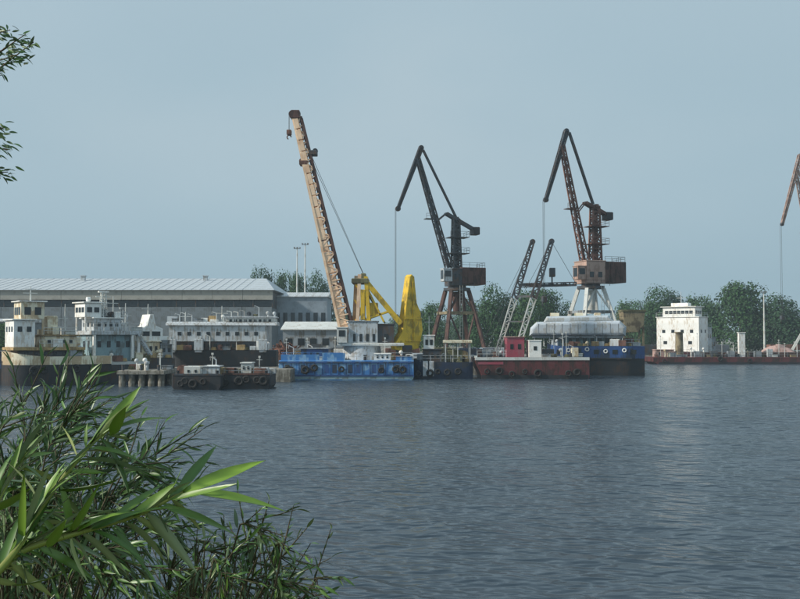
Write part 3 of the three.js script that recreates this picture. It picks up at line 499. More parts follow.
// ------------------------------------------------------------------ red barge with derrick, blue ship, workboat
{
  const D = 151, f = frame(527, D), X = f.X, Y = f.Y, t = thing('red_barge', 'low maroon barge with pale deck edge between blue ship and workboat', 'barge', f.pos);
  const x0 = X(473), x1 = X(583), deck = Y(359.5), zf = 4.6;
  part('hull', extrude([[x0 + 1.6, -0.9], [x1 - 0.6, -0.9], [x1, 0.3], [x1, deck], [x0, deck + 0.3], [x0 + 0.15, deck - 0.5]], -zf, zf, 0.06), M.maroon, t);
  part('boot_stripe', box(x0 + 0.9, x1 - 0.1, -0.5, 0.62, -zf - 0.03, zf + 0.03), M.black, t);
  part('gunwale', [box(x0 - 0.05, x1 + 0.05, deck + 0.004, deck + 0.42, zf - 0.35, zf + 0.1), box(x0 - 0.05, x1 + 0.05, deck + 0.004, deck + 0.42, -zf - 0.1, -zf + 0.35), box(x0 - 0.05, x0 + 0.3, deck + 0.31, deck + 0.62, -zf + 0.36, zf - 0.36)], M.bone, t, 'pale deck edge');
  part('red_band', box(x0 + 0.35, X(500), deck - 0.62, deck - 0.28, zf - 0.02, zf + 0.05), M.red, t);
  part('deck', box(x0 + 0.05, x1 - 0.05, deck + 0.32, deck + 0.36, -zf + 0.36, zf - 0.36), M.deck, t);
  const d = deck + 0.37;
  house(t, 'deckhouse', M.red, X(505), X(522), d, Y(337.5), -1.5, 2.6, { win: [['f', 2, Y(349), Y(344), 0.42], ['l', 2, Y(349), Y(344), 0.35]], roof: 0.15, roofMat: M.pink, label: 'small red deckhouse' });
  house(t, 'locker', M.white, X(526), X(538), d, Y(341), 0.2, 3.4, { win: [['f', 1, Y(350), Y(346), 0.3]], roof: 0.08, label: 'white deck locker' });
  house(t, 'locker', M.grey, X(484), X(493), d, Y(350), -2, 1.5, { roof: 0.05 });
  house(t, 'winch', M.dark, X(540), X(552), d, Y(349), -1.5, 1.8, {});
  part('railing', railing([V(x0 + 0.3, d, zf - 0.5), V(X(503), d, zf - 0.5)], 1.0), M.bone, t);
  for (const px of [479, 498, 545, 566]) part('bollard', [rod(V(X(px), d, zf - 0.8), V(X(px), d + 0.65, zf - 0.8), 0.2, 0.2, 10)], M.black, t);
  tyres(t, [482, 494, 508, 520, 534, 548, 560, 572].map(X), 0.95, zf + 0.2);
  gear(t, X(475), X(503), d, -3.5, 3.6, 10, 64); gear(t, X(538), X(581), d, -3.6, 3.8, 13, 65, 1.3);
  // derrick stepping on the barge deck
  const g = thing('sheerleg_derrick', 'pair of dark lattice derrick legs leaning over the red barge', 'derrick', [f.x, d, -D - 0.2]);
  const Q = (px, py, z) => V(X(px), Y(py) - d, z);
  const foot = [Q(497, 0, -1.6), Q(513.5, 0, 1.6)]; foot.forEach(p => p.y = 0.15);
  const tips = [Q(534, 241, -1.1), Q(551, 242, 1.1)];
  foot.forEach((a, i) => {
    const mid = a.clone().lerp(tips[i], 0.5), lo = truss(a, mid, 0.5, 0.5, 0.85, 0.8, 9, 0.12, 0.07), up = truss(mid, tips[i], 0.85, 0.8, 0.5, 0.5, 10, 0.2, 0.13);
    const leg = part('leg', up.all, M.steel, g); part('lower_leg', lo.all, M.bone, leg, 'pale lower half'); part('foot', [bevelBox(a.x - 0.9, a.x + 0.9, 0, 0.2, a.z - 0.7, a.z + 0.7, 0.04)], M.dark, leg);
    part('head_sheave', new THREE.CylinderGeometry(0.42, 0.42, 0.5, 14).rotateX(Math.PI / 2).translate(tips[i].x, tips[i].y, tips[i].z), M.dark, leg);
  });
  each('tie_beam', [beam(foot[0].clone().lerp(tips[0], 0.52), foot[1].clone().lerp(tips[1], 0.52), 0.3), beam(foot[0].clone().lerp(tips[0], 0.3), foot[1].clone().lerp(tips[1], 0.3), 0.2)], M.steel, g);
  const bA = Q(519, 285.5, 0.4), bB = Q(576, 284, 0.4), bt = truss(bA, bB, 0.5, 0.6, 0.5, 0.6, 9, 0.14, 0.1);
  part('cross_boom', [...bt.all, box(bA.x, bB.x, bA.y - 0.1, bA.y + 0.2, 0.35, 0.45)], M.steel, g);
  part('lamp_box', [bevelBox(X(549.5), X(555), Y(277) - d, Y(268) - d, -0.1, 0.8, 0.06), beam(V(X(552), bA.y, 0.4), V(X(552), Y(276.5) - d, 0.4), 0.2)], M.dark, g);
  each('backstay', [rod(tips[0], Q(477, 356, -2).setY(0.2), 0.03), rod(tips[0], Q(483, 356, 2).setY(0.2), 0.03), rod(tips[1], Q(488, 356, 2.5).setY(0.2), 0.03), rod(tips[1], bB, 0.03)], M.cable, g);
}
{
  const rot = -0.16, D = 164, f = frame(592, D, rot), X = f.X, Y = f.Y, t = thing('blue_ship', 'dark hulled ship with blue bulwark and rounded pale canopy', 'ship', f.pos, rot);
  const L = X(641) - X(548), B = 9, m = (X(641) + X(548)) / 2, deck = Y(358);
  const hull = hullBand(L, B, -0.9, deck, { bow: 0.12, stern: 0.22, sternW: 0.6, sheer: 0.3, flare: 0.06 }); hull.translate(m, 0, 0); part('hull', hull, M.black, t);
  const bw = hullBand(L, B + 0.12, deck + 0.004, Y(346), { bow: 0.12, stern: 0.22, sternW: 0.62, sheer: 0.4, flare: 0.0 }); bw.translate(m, 0, 0); part('bulwark', bw, M.blueDeep, t, 'blue bulwark');
  const wt = Y(346);
  for (let i = 0; i < 9; i++) { const x = mix(X(560), X(630), i / 8), zz = B / 2 + 0.08; if (i % 2 === 0) windowMesh(t, 0.8, 0.7, V(x, wt - 0.9, zz), 0); else part('lifebuoy', new THREE.TorusGeometry(0.27, 0.09, 6, 14).translate(x, wt - 0.5 - (i % 3) * 0.15, zz + 0.05), M.white, t); }
  part('rubbing_strake', box(X(560), X(628), deck - 0.1, deck + 0.14, B / 2 - 0.05, B / 2 + 0.16), M.black, t);
  // lower house with dark openings
  house(t, 'lower_house', M.teal, X(556), X(620), wt + 0.003, Y(333), -3.2, 2.6, { win: [['f', 8, wt + 0.5, wt + 1.3, 0.5], ['l', 2, wt + 0.5, wt + 1.3, 0.4]] });
  // pale cover over the superstructure: sloping ends, chamfered shoulders, lapped sheets
  const y0 = Y(336);
  const cover = (pts, half, bev) => { const sh = new THREE.Shape(pts.map(([p, q]) => new THREE.Vector2(X(p), Y(q)))); const g = new THREE.ExtrudeGeometry(sh, { depth: 2 * half - 2 * bev, bevelEnabled: true, bevelSize: bev * 0.55, bevelOffset: -bev * 0.55, bevelThickness: bev, bevelSegments: 4, curveSegments: 3 }); g.translate(0, 0, -half + bev); return g; };
  const can = part('cover', cover([[531, 336], [532, 328], [538, 322], [618, 321], [624, 327], [623, 336]], 3.9, 1.0), M.sheet, t, 'pale sheeted cover with sloping ends');
  part('upper_cover', cover([[544, 323], [548, 316.5], [607, 315.5], [613, 322]], 2.6, 0.8), M.sheet, can);
  for (let i = 0; i < 11; i++) { const p = mix(540, 616, i / 10); part('lap_joint', box(X(p) - 0.03, X(p) + 0.03, Y(335), Y(324), 3.86, 3.93), M.grey, can); }
  part('cover_skirt', box(X(534), X(621), y0 - 0.3, y0 - 0.02, -3.4, 3.4), M.grey, can);
  for (const [p0, p1] of [[551, 560], [575, 583], [594, 600]]) part('roof_hatch', bevelBox(X(p0), X(p1), Y(316.5), Y(313), -0.9, 1.1, 0.05), M.cream, can);
  each('canopy_post', [536, 545, 610, 618].map(p => beam(V(X(p), wt, 3.0), V(X(p), y0, 3.0), 0.16)), M.bone, t);
  gear(t, X(622), X(637), wt, -2, 2.2, 7, 84, 1.2); gear(t, X(552), X(620), wt, 2.8, 3.9, 16, 85, 0.8);
  part('lattice_rail', railing([V(X(622), wt, 3.2), V(X(636), wt, 2.6)], 1.1, 1.2), M.pale, t);
  house(t, 'stern_locker', M.white, X(608), X(617), wt + 0.003, Y(339), 2.75, 3.9, { label: 'small white locker' });
  house(t, 'bow_house', M.pale, X(552), X(558.5), wt + 0.003, Y(339), 0.4, 3.2, { win: [['f', 1, wt + 0.6, wt + 1.4, 0.5]] });
}
{
  const D = 149, f = frame(442, D), X = f.X, Y = f.Y, t = thing('workboat', 'small navy workboat with cream flat canopy beside the blue pontoon', 'boat', f.pos);
  const L = X(472) - X(413), deck = Y(362), hull = hullBand(L, 4.6, -0.6, deck, { bow: 0.3, sheer: 0.5, flare: 0.12 }); hull.translate((X(472) + X(413)) / 2, 0, 0); part('hull', hull, M.navy, t);
  house(t, 'cabin', M.dark, X(423), X(441), deck + 0.01, Y(350), -1.5, 1.6, { win: [['f', 3, deck + 0.6, deck + 1.2, 0.5], ['l', 2, deck + 0.6, deck + 1.2, 0.5]], roof: 0.15, roofMat: M.black });
  house(t, 'wheelhouse', M.white, X(423.5), X(434), Y(349), Y(336), -1.2, 1.2, { win: [['f', 2, Y(345), Y(339.5), 0.6], ['l', 2, Y(345), Y(339.5), 0.7]], roof: 0.12 });
  part('canopy', bevelBox(X(443), X(471), Y(343), Y(340), -2, 2, 0.04), M.cream, t, 'cream flat canopy');
  each('canopy_post', [445, 457, 469].flatMap(p => [-1.7, 1.7].map(z => beam(V(X(p), deck, z), V(X(p), Y(342.5), z), 0.12))), M.bone, t);
  house(t, 'engine_casing', M.olive, X(447), X(462), deck + 0.01, Y(350), -1.2, 1.2, { win: [['f', 2, deck + 0.5, deck + 1.0, 0.3]] });
  part('railing', railing([V(X(420), deck + 0.1, 2.1), V(X(470), deck + 0.1, 1.9)], 0.9), M.pale, t);
  part('mast', [rod(V(X(429), Y(336), 0), V(X(429), Y(316), 0), 0.09, 0.05), beam(V(X(429) - 0.7, Y(322), 0), V(X(429) + 0.7, Y(322), 0), 0.07)], M.bone, t);
  gear(t, X(436), X(470), deck + 0.02, -1.8, 1.8, 7, 66); gear(t, X(414), X(424), deck + 0.1, -0.8, 0.8, 3, 67);
  tyres(t, [420, 429, 437, 448, 459].map(X), 0.9, 2.45);
  for (const px of [425, 431]) part('fender_plate', bevelBox(X(px) - 0.35, X(px) + 0.35, 0.4, deck + 0.2, 2.2, 2.42, 0.05), M.pale, t);
}

// ------------------------------------------------------------------ white ship and long barge at the right
{
  const D = 234, f = frame(740, D), X = f.X, Y = f.Y, t = thing('long_barge', 'long low maroon barge moored in front of the white ship', 'barge', f.pos);
  const x0 = X(648), x1 = X(862), deck = Y(357), zf = 4.5;
  part('hull', extrude([[x0 + 2.5, -0.8], [x1 - 2.5, -0.8], [x1, 0.6], [x1, deck], [x0, deck], [x0, 0.6]], -zf, zf, 0.06), M.maroon, t);
  part('boot_stripe', box(x0 + 1.2, x1 - 1.2, -0.4, 0.5, -zf - 0.03, zf + 0.03), M.black, t);
  part('deck', box(x0 + 0.1, x1 - 0.1, deck + 0.004, deck + 0.05, -zf + 0.1, zf - 0.1), M.deck, t);
  part('coaming', [box(X(700), X(850), deck + 0.06, deck + 1.1, 2.6, 2.8), box(X(700), X(850), deck + 0.06, deck + 1.1, -2.8, -2.6), box(X(700), X(700) + 0.2, deck + 0.06, deck + 1.1, -2.59, 2.59), box(X(850) - 0.2, X(850), deck + 0.06, deck + 1.1, -2.59, 2.59)], M.rustAndShade, t);
  part('railing', railing([V(x0 + 0.4, deck + 0.05, zf - 0.3), V(X(845), deck + 0.05, zf - 0.3)], 1.1, 2.2), M.grey, t);
  const d = deck + 0.06;
  house(t, 'deck_store', M.pink, X(652), X(670), d, Y(350), 0, 3, { win: [['f', 3, Y(355), Y(352), 0.3]], roof: 0.1 });
  house(t, 'ventilator', M.white, X(733), X(739), d, Y(333), 2.9, 3.9, { label: 'white ventilator post', roof: 0.15 });
  part('post', [rod(V(X(676), d, 2.4), V(X(676), Y(333), 2.4), 0.95, 0.85, 14), new THREE.CylinderGeometry(1.1, 1.1, 0.3, 14).translate(X(676), Y(333) + 0.1, 2.4)], M.beige, t, 'thick beige post');
  for (const px of [690, 705, 722, 748]) house(t, 'deck_locker', px % 2 ? M.dark : M.grey, X(px), X(px + 7), d, Y(351), 2.85, 3.9, {});
  part('cargo_heap', heap(X(757), X(797), d, 2.6, 1.9, -2.4, 2.4, 3), M.pink, t, 'pinkish heap in the hold');
  part('cargo_heap', heap(X(802), X(846), d, 2.4, 1.6, -2.4, 2.4, 4), M.pink, t);
  gear(t, X(650), X(700), d, 3.1, 3.9, 12, 68, 1.6); gear(t, X(700), X(830), d, 2.95, 3.9, 22, 69, 1.5);
  tyres(t, [660, 684, 712, 742, 770].map(X), 1.0, zf + 0.2);
}
function heap(x0, x1, y0, hgt, pw, z0, z1, seed) {
  const nx = 16, nz = 8, pos = [], idx = [];
  for (let j = 0; j <= nz; j++) for (let i = 0; i <= nx; i++) { const u = i / nx, v = j / nz, e = Math.pow(Math.sin(Math.PI * u), 0.6) * Math.pow(Math.sin(Math.PI * v), 0.7); pos.push(mix(x0, x1, u), y0 + hgt * e * (0.6 + 0.8 * fbm(u, v, 6, 3, seed)), mix(z0, z1, v)); }
  for (let j = 0; j < nz; j++) for (let i = 0; i < nx; i++) { const a = j * (nx + 1) + i; idx.push(a, a + nx + 1, a + 1, a + 1, a + nx + 1, a + nx + 2); }
  const g = new THREE.BufferGeometry(); g.setAttribute('position', new THREE.Float32BufferAttribute(pos, 3)); g.setIndex(idx); g.computeVertexNormals(); return g;
}
{
  const rot = 0.86, D = 252, f = frame(688, D), k = f.k, Y = f.Y, t = thing('white_ship', 'white ship with stacked wheelhouse behind the maroon barge', 'ship', [f.x - 1.2, 0, -D + 3.5], rot);
  // -x face (lit) looks to the left and the river, +z face to the right
  const w = 33 * k / Math.sin(rot), l = 29 * k / Math.cos(rot), x0 = -l * 0.5, z0 = -w / 2, z1 = w / 2, deck = Y(353);
  const hull = hullBand(l + 16, w + 2, -0.8, deck, { bow: 0.3, sheer: 0.6, flare: 0.1 }); hull.translate(5, 0, 0); part('hull', hull, M.maroon, t);
  house(t, 'main_house', M.white, x0, x0 + l * 0.45, deck + 0.01, Y(318), z0, z1, { win: [['l', 4, Y(333), Y(330), 0.34], ['l', 3, Y(344), Y(341), 0.3], ['f', 2, Y(333), Y(330), 0.3]], roof: 0.2, roofMat: M.white });
  house(t, 'mid_house', M.pale, x0 + l * 0.45 + 0.01, x0 + l * 0.72, deck + 0.01, Y(328), z0 + 0.3, z1 - 0.3, { win: [['f', 2, Y(338), Y(334), 0.4]], roof: 0.15 });  // greyer than main_house: shade of this side put into the paint
  house(t, 'aft_house', M.grey, x0 + l * 0.72 + 0.01, x0 + l, deck + 0.01, Y(338), z0 + 0.6, z1 - 0.6, { win: [['f', 2, Y(346), Y(342), 0.4]], roof: 0.15 });  // darker grey again, carrying the shaded flank in its colour
  const wy = Y(318) + 0.17; house(t, 'wheelhouse', M.white, x0 + 0.8, x0 + l * 0.42, wy, Y(308), z0 + 1.3, z1 - 1.3, { win: [['l', 7, Y(314.5), Y(311.5), 0.85], ['f', 3, Y(314.5), Y(311.5), 0.8]], roof: 0.5, roofMat: M.white });
  part('radar_deck', [bevelBox(x0 + 1.2, x0 + 3, Y(308) + 0.17, Y(304), -2.2, 2.2, 0.06)], M.white, t);
  part('mast', [rod(V(x0 + 2.2, Y(304), 0), V(x0 + 2.2, Y(293), 0), 0.14, 0.07), beam(V(x0 + 2.2, Y(299), -1.2), V(x0 + 2.2, Y(299), 1.2), 0.1)], M.pale, t);
  part('funnel', [bevelBox(x0 + l * 0.52, x0 + l * 0.66, Y(328) + 0.16, Y(317), -1.6, 1.6, 0.15)], M.pale, t);
  part('railing', railing([V(x0 - 0.15, wy, z0), V(x0 - 0.15, wy, z1), V(x0 + l * 0.45, wy, z1)], 1.0), M.pale, t);
  part('railing', railing([V(x0 + l * 0.46, Y(328) + 0.17, z1 - 0.4), V(x0 + l * 0.72, Y(328) + 0.17, z1 - 0.4)], 1.0), M.pale, t);
  part('deck_rail', railing([V(x0 - 3, deck, -w * 0.3), V(x0 - 3, deck, w * 0.35), V(x0 + l, deck, w / 2 + 0.6)], 1.0), M.pale, t);
}

// ------------------------------------------------------------------ left: tugs, grey passenger vessel, jetty, barges
function tugMast(t, x, y0, y1, z, arms = 2) { part('mast', [rod(V(x, y0, z), V(x, y1, z), 0.11, 0.05), ...Array.from({ length: arms }, (_, i) => beam(V(x - 0.9 + i * 0.2, mix(y0, y1, 0.55 + 0.25 * i), z), V(x + 0.9 - i * 0.2, mix(y0, y1, 0.55 + 0.25 * i), z), 0.08))], M.bone, t); }
{
  const rot = 0.62, D = 130, f = frame(62, D, rot), X = f.X, Y = f.Y, t = thing('cream_tug', 'cream river tug with tall wheelhouse by the blue shed', 'tug', f.pos, rot);
  const L = X(98) - X(16), m = (X(98) + X(16)) / 2, B = 6.4, deck = Y(364);
  const h = hullBand(L, B, -0.8, deck, { bow: 0.25, sheer: 0.5, flare: 0.1 }); h.translate(m, 0, 0); part('hull', h, M.black, t);
  const b = hullBand(L, B + 0.1, deck + 0.004, Y(356), { bow: 0.25, sheer: 0.7, flare: 0 }); b.translate(m, 0, 0); part('bulwark', b, M.cream, t, 'cream bulwark');
  const d = Y(356) + 0.01;
  house(t, 'lower_house', M.dark, X(24), X(74), d, Y(350), -2.2, 2.2, { win: [['f', 6, d + 0.15, d + 0.55, 0.4]] });
  part('boat_deck', bevelBox(X(20), X(76), Y(350) + 0.003, Y(347), -2.7, 2.7, 0.04), M.tanDeck, t);
  house(t, 'aft_house', M.cream, X(44), X(70), Y(347) + 0.01, Y(336), -1.9, 2.0, { win: [['f', 4, Y(343.5), Y(339.5), 0.45]], roof: 0.35, roofMat: M.tanDeck });
  house(t, 'fore_house', M.white, X(21), X(37), Y(347) + 0.01, Y(321), -2.0, 2.2, { win: [['f', 2, Y(332), Y(327), 0.5], ['l', 3, Y(332), Y(327), 0.5]], roof: 0.25 });
  house(t, 'wheelhouse', M.cream, X(27), X(45), Y(321) + 0.17, Y(303), -1.6, 1.7, { win: [['f', 2, Y(315.5), Y(308), 0.62], ['l', 3, Y(315.5), Y(308), 0.75]], roof: 0.3, roofMat: M.white });
  each('wheelhouse_bracket', [37.5, 44].map(p => beam(V(X(p), Y(347), 1.5), V(X(p), Y(321) + 0.17, 1.5), 0.16)), M.cream, t);
  part('funnel', [bevelBox(X(49), X(57), Y(336) + 0.17, Y(316), -0.9, 0.9, 0.12), box(X(49) - 0.03, X(57) + 0.03, Y(322), Y(319.5), -0.93, 0.93)], M.cream, t);
  tugMast(t, X(37), Y(303) + 0.1, Y(287), 0); tugMast(t, X(64), Y(336), Y(304), 0.3, 1);
  part('railing', railing([V(X(40), Y(347), 2.6), V(X(76), Y(347), 2.6)], 0.95), M.bone, t);
  part('railing', railing([V(X(44), Y(336) + 0.16, 2.1), V(X(70), Y(336) + 0.16, 2.1)], 0.9), M.bone, t);
  gear(t, X(22), X(92), d, -2.8, 2.9, 14, 70); gear(t, X(38), X(75), Y(347), -2.3, 2.4, 8, 71); gear(t, X(46), X(70), Y(336) + 0.17, -1.6, 1.8, 5, 72);
  tyres(t, [34, 45, 56, 67, 80].map(X), deck - 0.7, B / 2 + 0.12);
}
{
  const rot = 0.7, D = 137, f = frame(112, D, rot), X = f.X, Y = f.Y, t = thing('grey_tug', 'grey white tug with stacked bridge and lattice mast next to the cream tug', 'tug', f.pos, rot);
  const L = X(136) - X(84), m = (X(136) + X(84)) / 2, B = 7, deck = Y(364);
  const h = hullBand(L, B, -0.8, deck, { bow: 0.3, sheer: 0.4, flare: 0.1 }); h.translate(m, 0, 0); part('hull', h, M.dark, t);
  const b = hullBand(L, B + 0.1, deck + 0.004, Y(361), { bow: 0.3, sheer: 0.5, flare: 0 }); b.translate(m, 0, 0); part('bulwark', b, M.bone, t);
  house(t, 'lower_house', M.teal, X(90), X(124), Y(361) + 0.01, Y(335), -2.4, 2.6, { win: [['f', 4, Y(347), Y(341), 0.4], ['l', 3, Y(347), Y(341), 0.4]] });
  each('pillar', [91, 121, 126].map(p => beam(V(X(p), Y(361), 3.0), V(X(p), Y(335), 3.0), 0.34)), M.white, t);
  part('bridge_deck', bevelBox(X(88), X(129), Y(335) + 0.003, Y(331), -3.2, 3.3, 0.05), M.pale, t);
  house(t, 'upper_house', M.pale, X(93), X(114), Y(331) + 0.01, Y(319), -2, 2.2, { win: [['f', 4, Y(327), Y(323), 0.5], ['l', 3, Y(327), Y(323), 0.5]], roof: 0.3, roofMat: M.white });
  house(t, 'wheelhouse', M.white, X(86.5), X(99), Y(319) + 0.17, Y(304), -1.6, 1.8, { win: [['f', 2, Y(313), Y(308), 0.7], ['l', 3, Y(313), Y(308), 0.75]], roof: 0.3, roofMat: M.white });
  each('wheelhouse_post', [beam(V(X(87.5), Y(331), 1.6), V(X(87.5), Y(319) + 0.17, 1.6), 0.18), beam(V(X(87.5), Y(331), -1.4), V(X(87.5), Y(319) + 0.17, -1.4), 0.18)], M.white, t);
  const tr = truss(V(X(105), Y(319), 0), V(X(105), Y(293), 0), 0.9, 0.9, 0.5, 0.5, 7, 0.09, 0.06); part('lattice_mast', [...tr.all, beam(V(X(99), Y(297), 0), V(X(111), Y(297), 0), 0.12), beam(V(X(101), Y(303), 0), V(X(109), Y(303), 0), 0.12)], M.bone, t);
  part('radar', [bevelBox(X(101), X(109), Y(293), Y(291.5), -0.2, 0.2, 0.04)], M.white, t);
  part('searchlight', [rod(V(X(92), Y(304) + 0.16, 0.5), V(X(92), Y(301), 0.5), 0.06), new THREE.CylinderGeometry(0.3, 0.3, 0.45, 12).rotateZ(Math.PI / 2).translate(X(92), Y(300), 0.5)], M.white, t);
  tugMast(t, X(122), Y(331), Y(303), 0.4, 1); tugMast(t, X(115), Y(331), Y(296), -0.8, 2);
  gear(t, X(86), X(134), Y(361), 2.7, 3.3, 9, 73); gear(t, X(115), X(128), Y(331), -2.6, 2.8, 8, 74, 1.2); gear(t, X(94), X(114), Y(319) + 0.17, -1.8, 2, 5, 75);
  part('railing', railing([V(X(88), Y(331), 3.2), V(X(128), Y(331), 3.2)], 0.95), M.bone, t);
  part('stairway', [beam(V(X(124.5), Y(333), 3.4), V(X(136), Y(355), 3.4), 0.14, 0.3), beam(V(X(124.5), Y(333), 2.6), V(X(136), Y(355), 2.6), 0.14, 0.3), ...Array.from({ length: 9 }, (_, i) => { const q = (i + 0.5) / 9; return box(mix(X(124.5), X(136), q) - 0.12, mix(X(124.5), X(136), q) + 0.12, mix(Y(333), Y(355), q) - 0.03, mix(Y(333), Y(355), q) + 0.03, 2.6, 3.4); })], M.pale, t);
}
{
  const rot = 0.6, D = 141, f = frame(154, D, rot), X = f.X, Y = f.Y, t = thing('small_white_launch', 'small white launch with pointed bridge between grey tug and long vessel', 'launch', f.pos, rot);
  const L = X(168) - X(134), m = (X(168) + X(134)) / 2, deck = Y(358);
  const h = hullBand(L, 5, -0.6, deck, { bow: 0.35, sheer: 0.5, flare: 0.12 }); h.translate(m, 0, 0); part('hull', h, M.dark, t);
  house(t, 'cabin', M.cream, X(140), X(155), deck + 0.01, Y(342), -1.8, 1.9, { win: [['f', 3, Y(351), Y(346), 0.5], ['l', 2, Y(351), Y(346), 0.5]], roof: 0.2 });
  house(t, 'saloon', M.grey, X(156), X(166), deck + 0.01, Y(345), -1.7, 1.8, { win: [['f', 2, Y(352), Y(348), 0.5]], roof: 0.1 });
  part('bridge', extrude([[140, 341], [158, 341], [158, 329], [152, 326], [150, 315], [147.5, 315], [145, 326], [139, 330]].map(([a, b]) => [X(a), Y(b)]).reverse(), -1.5, 1.6, 0.05), M.white, t);
  each('bridge_window', [box(X(141), X(147), Y(336), Y(331.5), 1.6, 1.64), box(X(149), X(156), Y(336), Y(331.5), 1.6, 1.64)], M.glass, t);
  gear(t, X(136), X(167), deck + 0.05, 1.9, 2.3, 7, 76); gear(t, X(156), X(166), Y(345) + 0.17, -1.4, 1.6, 4, 77);
  tugMast(t, X(149), Y(315), Y(304), 0, 1);
}
{
  const rot = 0.05, D = 152, f = frame(222, D, rot), X = f.X, Y = f.Y, t = thing('passenger_vessel', 'long low grey passenger vessel with pale roof line moored along the quay', 'ship', [f.x, 0, -D], rot);
  // moored against the quay in the basin
  const x0 = X(166), x1 = X(277), B = 6.4, deck = Y(350);
  const h = hullBand(x1 - x0, B, -0.8, deck, { bow: 0.18, sheer: 0.3, flare: 0.12 }); h.translate((x0 + x1) / 2, 0, 0); part('hull', h, M.black, t);
  house(t, 'lower_saloon', M.dark, X(174), X(268), deck + 0.01, Y(341.5), -2.6, 2.6, { win: [['f', 14, deck + 0.4, deck + 0.95, 0.6]] });
  house(t, 'saloon', M.pale, X(173), X(268), Y(341.5) + 0.01, Y(325.5), -2.7, 2.8, { win: [['f', 9, Y(335.5), Y(332), 0.4]], label: 'grey saloon wall' });
  part('roof', extrude([[-3.1, 0], [3.2, 0], [3.0, 0.32], [1.8, 0.55], [-1.7, 0.55], [-2.9, 0.32]], X(170), X(278)).rotateY(Math.PI / 2).translate(0, Y(325.5) + 0.004, 0).rotateY(0), M.pale, t);
  house(t, 'upper_house', M.bone, X(227), X(276), Y(325.5) + 0.562, Y(318), -1.9, 2.1, { win: [['f', 9, Y(321.8), Y(319.6), 0.55]], roof: 0.25, roofMat: M.pale });
  house(t, 'bridge_box', M.white, X(211), X(218), Y(325.5) + 0.562, Y(319.5), -0.9, 0.9, {});
  for (const p of [177, 203, 265]) part('dock_pillar', bevelBox(X(p) - 0.62, X(p) + 0.62, deck, Y(339), 3.25, 4.3, 0.06), M.pale, t);
  each('pillar_brace', [177, 203, 265].map(p => box(X(p) - 0.5, X(p) + 0.5, deck - 0.3, deck + 0.02, 2.4, 4.25)), M.grey, t);
  part('railing', railing([V(X(228), Y(325.5) + 0.56, 2.9), V(X(276), Y(325.5) + 0.56, 2.9)], 0.8), M.pale, t);
  gear(t, X(170), X(226), Y(325.5) + 0.55, -1.8, 1.9, 12, 78, 0.8); gear(t, X(170), X(272), deck + 0.02, 2.7, 3.0, 16, 79); gear(t, X(228), X(275), Y(318) + 0.16, -1.6, 1.8, 8, 80, 0.7);
  tugMast(t, X(222), Y(325.5) + 0.5, Y(306), 0, 1); tugMast(t, X(186), Y(325.5) + 0.5, Y(312), 0, 1);
}
{ // concrete jetty
  const D = 127, f = frame(148, D), X = f.X, Y = f.Y, t = thing('jetty', 'low concrete jetty on stout piles between the tugs and dark barges', 'jetty', f.pos);
  part('deck_slab', bevelBox(X(123), X(169), Y(374), Y(370), -4, 2.5, 0.06), M.concrete, t);
  for (let i = 0; i < 5; i++) for (const z of [-3.2, 1.9]) part('pile', rod(V(X(127 + i * 9.6), -3, z), V(X(127 + i * 9.6), Y(374) + 0.02, z), 0.42, 0.42, 12), M.concrete, t);
  part('back_wall', box(X(124), X(168), -1, Y(374), -3.9, -3.6), M.black, t);
  gear(t, X(125), X(167), Y(370), -3.4, 1.6, 10, 83);
  each('mooring_post', [128, 146, 163].map(p => rod(V(X(p), Y(370) - 0.02, 2.0), V(X(p), Y(370) + 0.7, 2.0), 0.16, 0.2, 10)), M.dark, t);
}
function smallBarge(name, label, a, b, D, yDeck, mats, rot = 0) {
  const f = frame((a + b) / 2, D, rot), X = f.X, Y = f.Y, t = thing(name, label, 'barge', f.pos, rot);
  const x0 = X(a), x1 = X(b), d = Y(yDeck);
  part('hull', extrude([[x0 + 0.7, -0.7], [x1 - 0.7, -0.7], [x1, 0.4], [x1, d], [x0, d], [x0, 0.4]], -2.6, 2.6, 0.06), mats[0], t);
  part('deck', box(x0 + 0.06, x1 - 0.06, d + 0.003, d + 0.04, -2.5, 2.5), M.deck, t);
  part('gunwale', [box(x0, x1, d + 0.041, d + 0.24, 2.4, 2.66), box(x0, x1, d + 0.041, d + 0.24, -2.66, -2.4)], mats[1], t);
  tyres(t, Array.from({ length: 5 }, (_, i) => mix(x0 + 0.7, x1 - 0.7, i / 4)), d * 0.55, 2.8);
  for (const x of [x0 + 0.5, x1 - 0.5]) part('bollard', rod(V(x, d, 2.1), V(x, d + 0.6, 2.1), 0.18, 0.2, 10), M.black, t);
  return { t, X, Y, d: d + 0.04 };
}
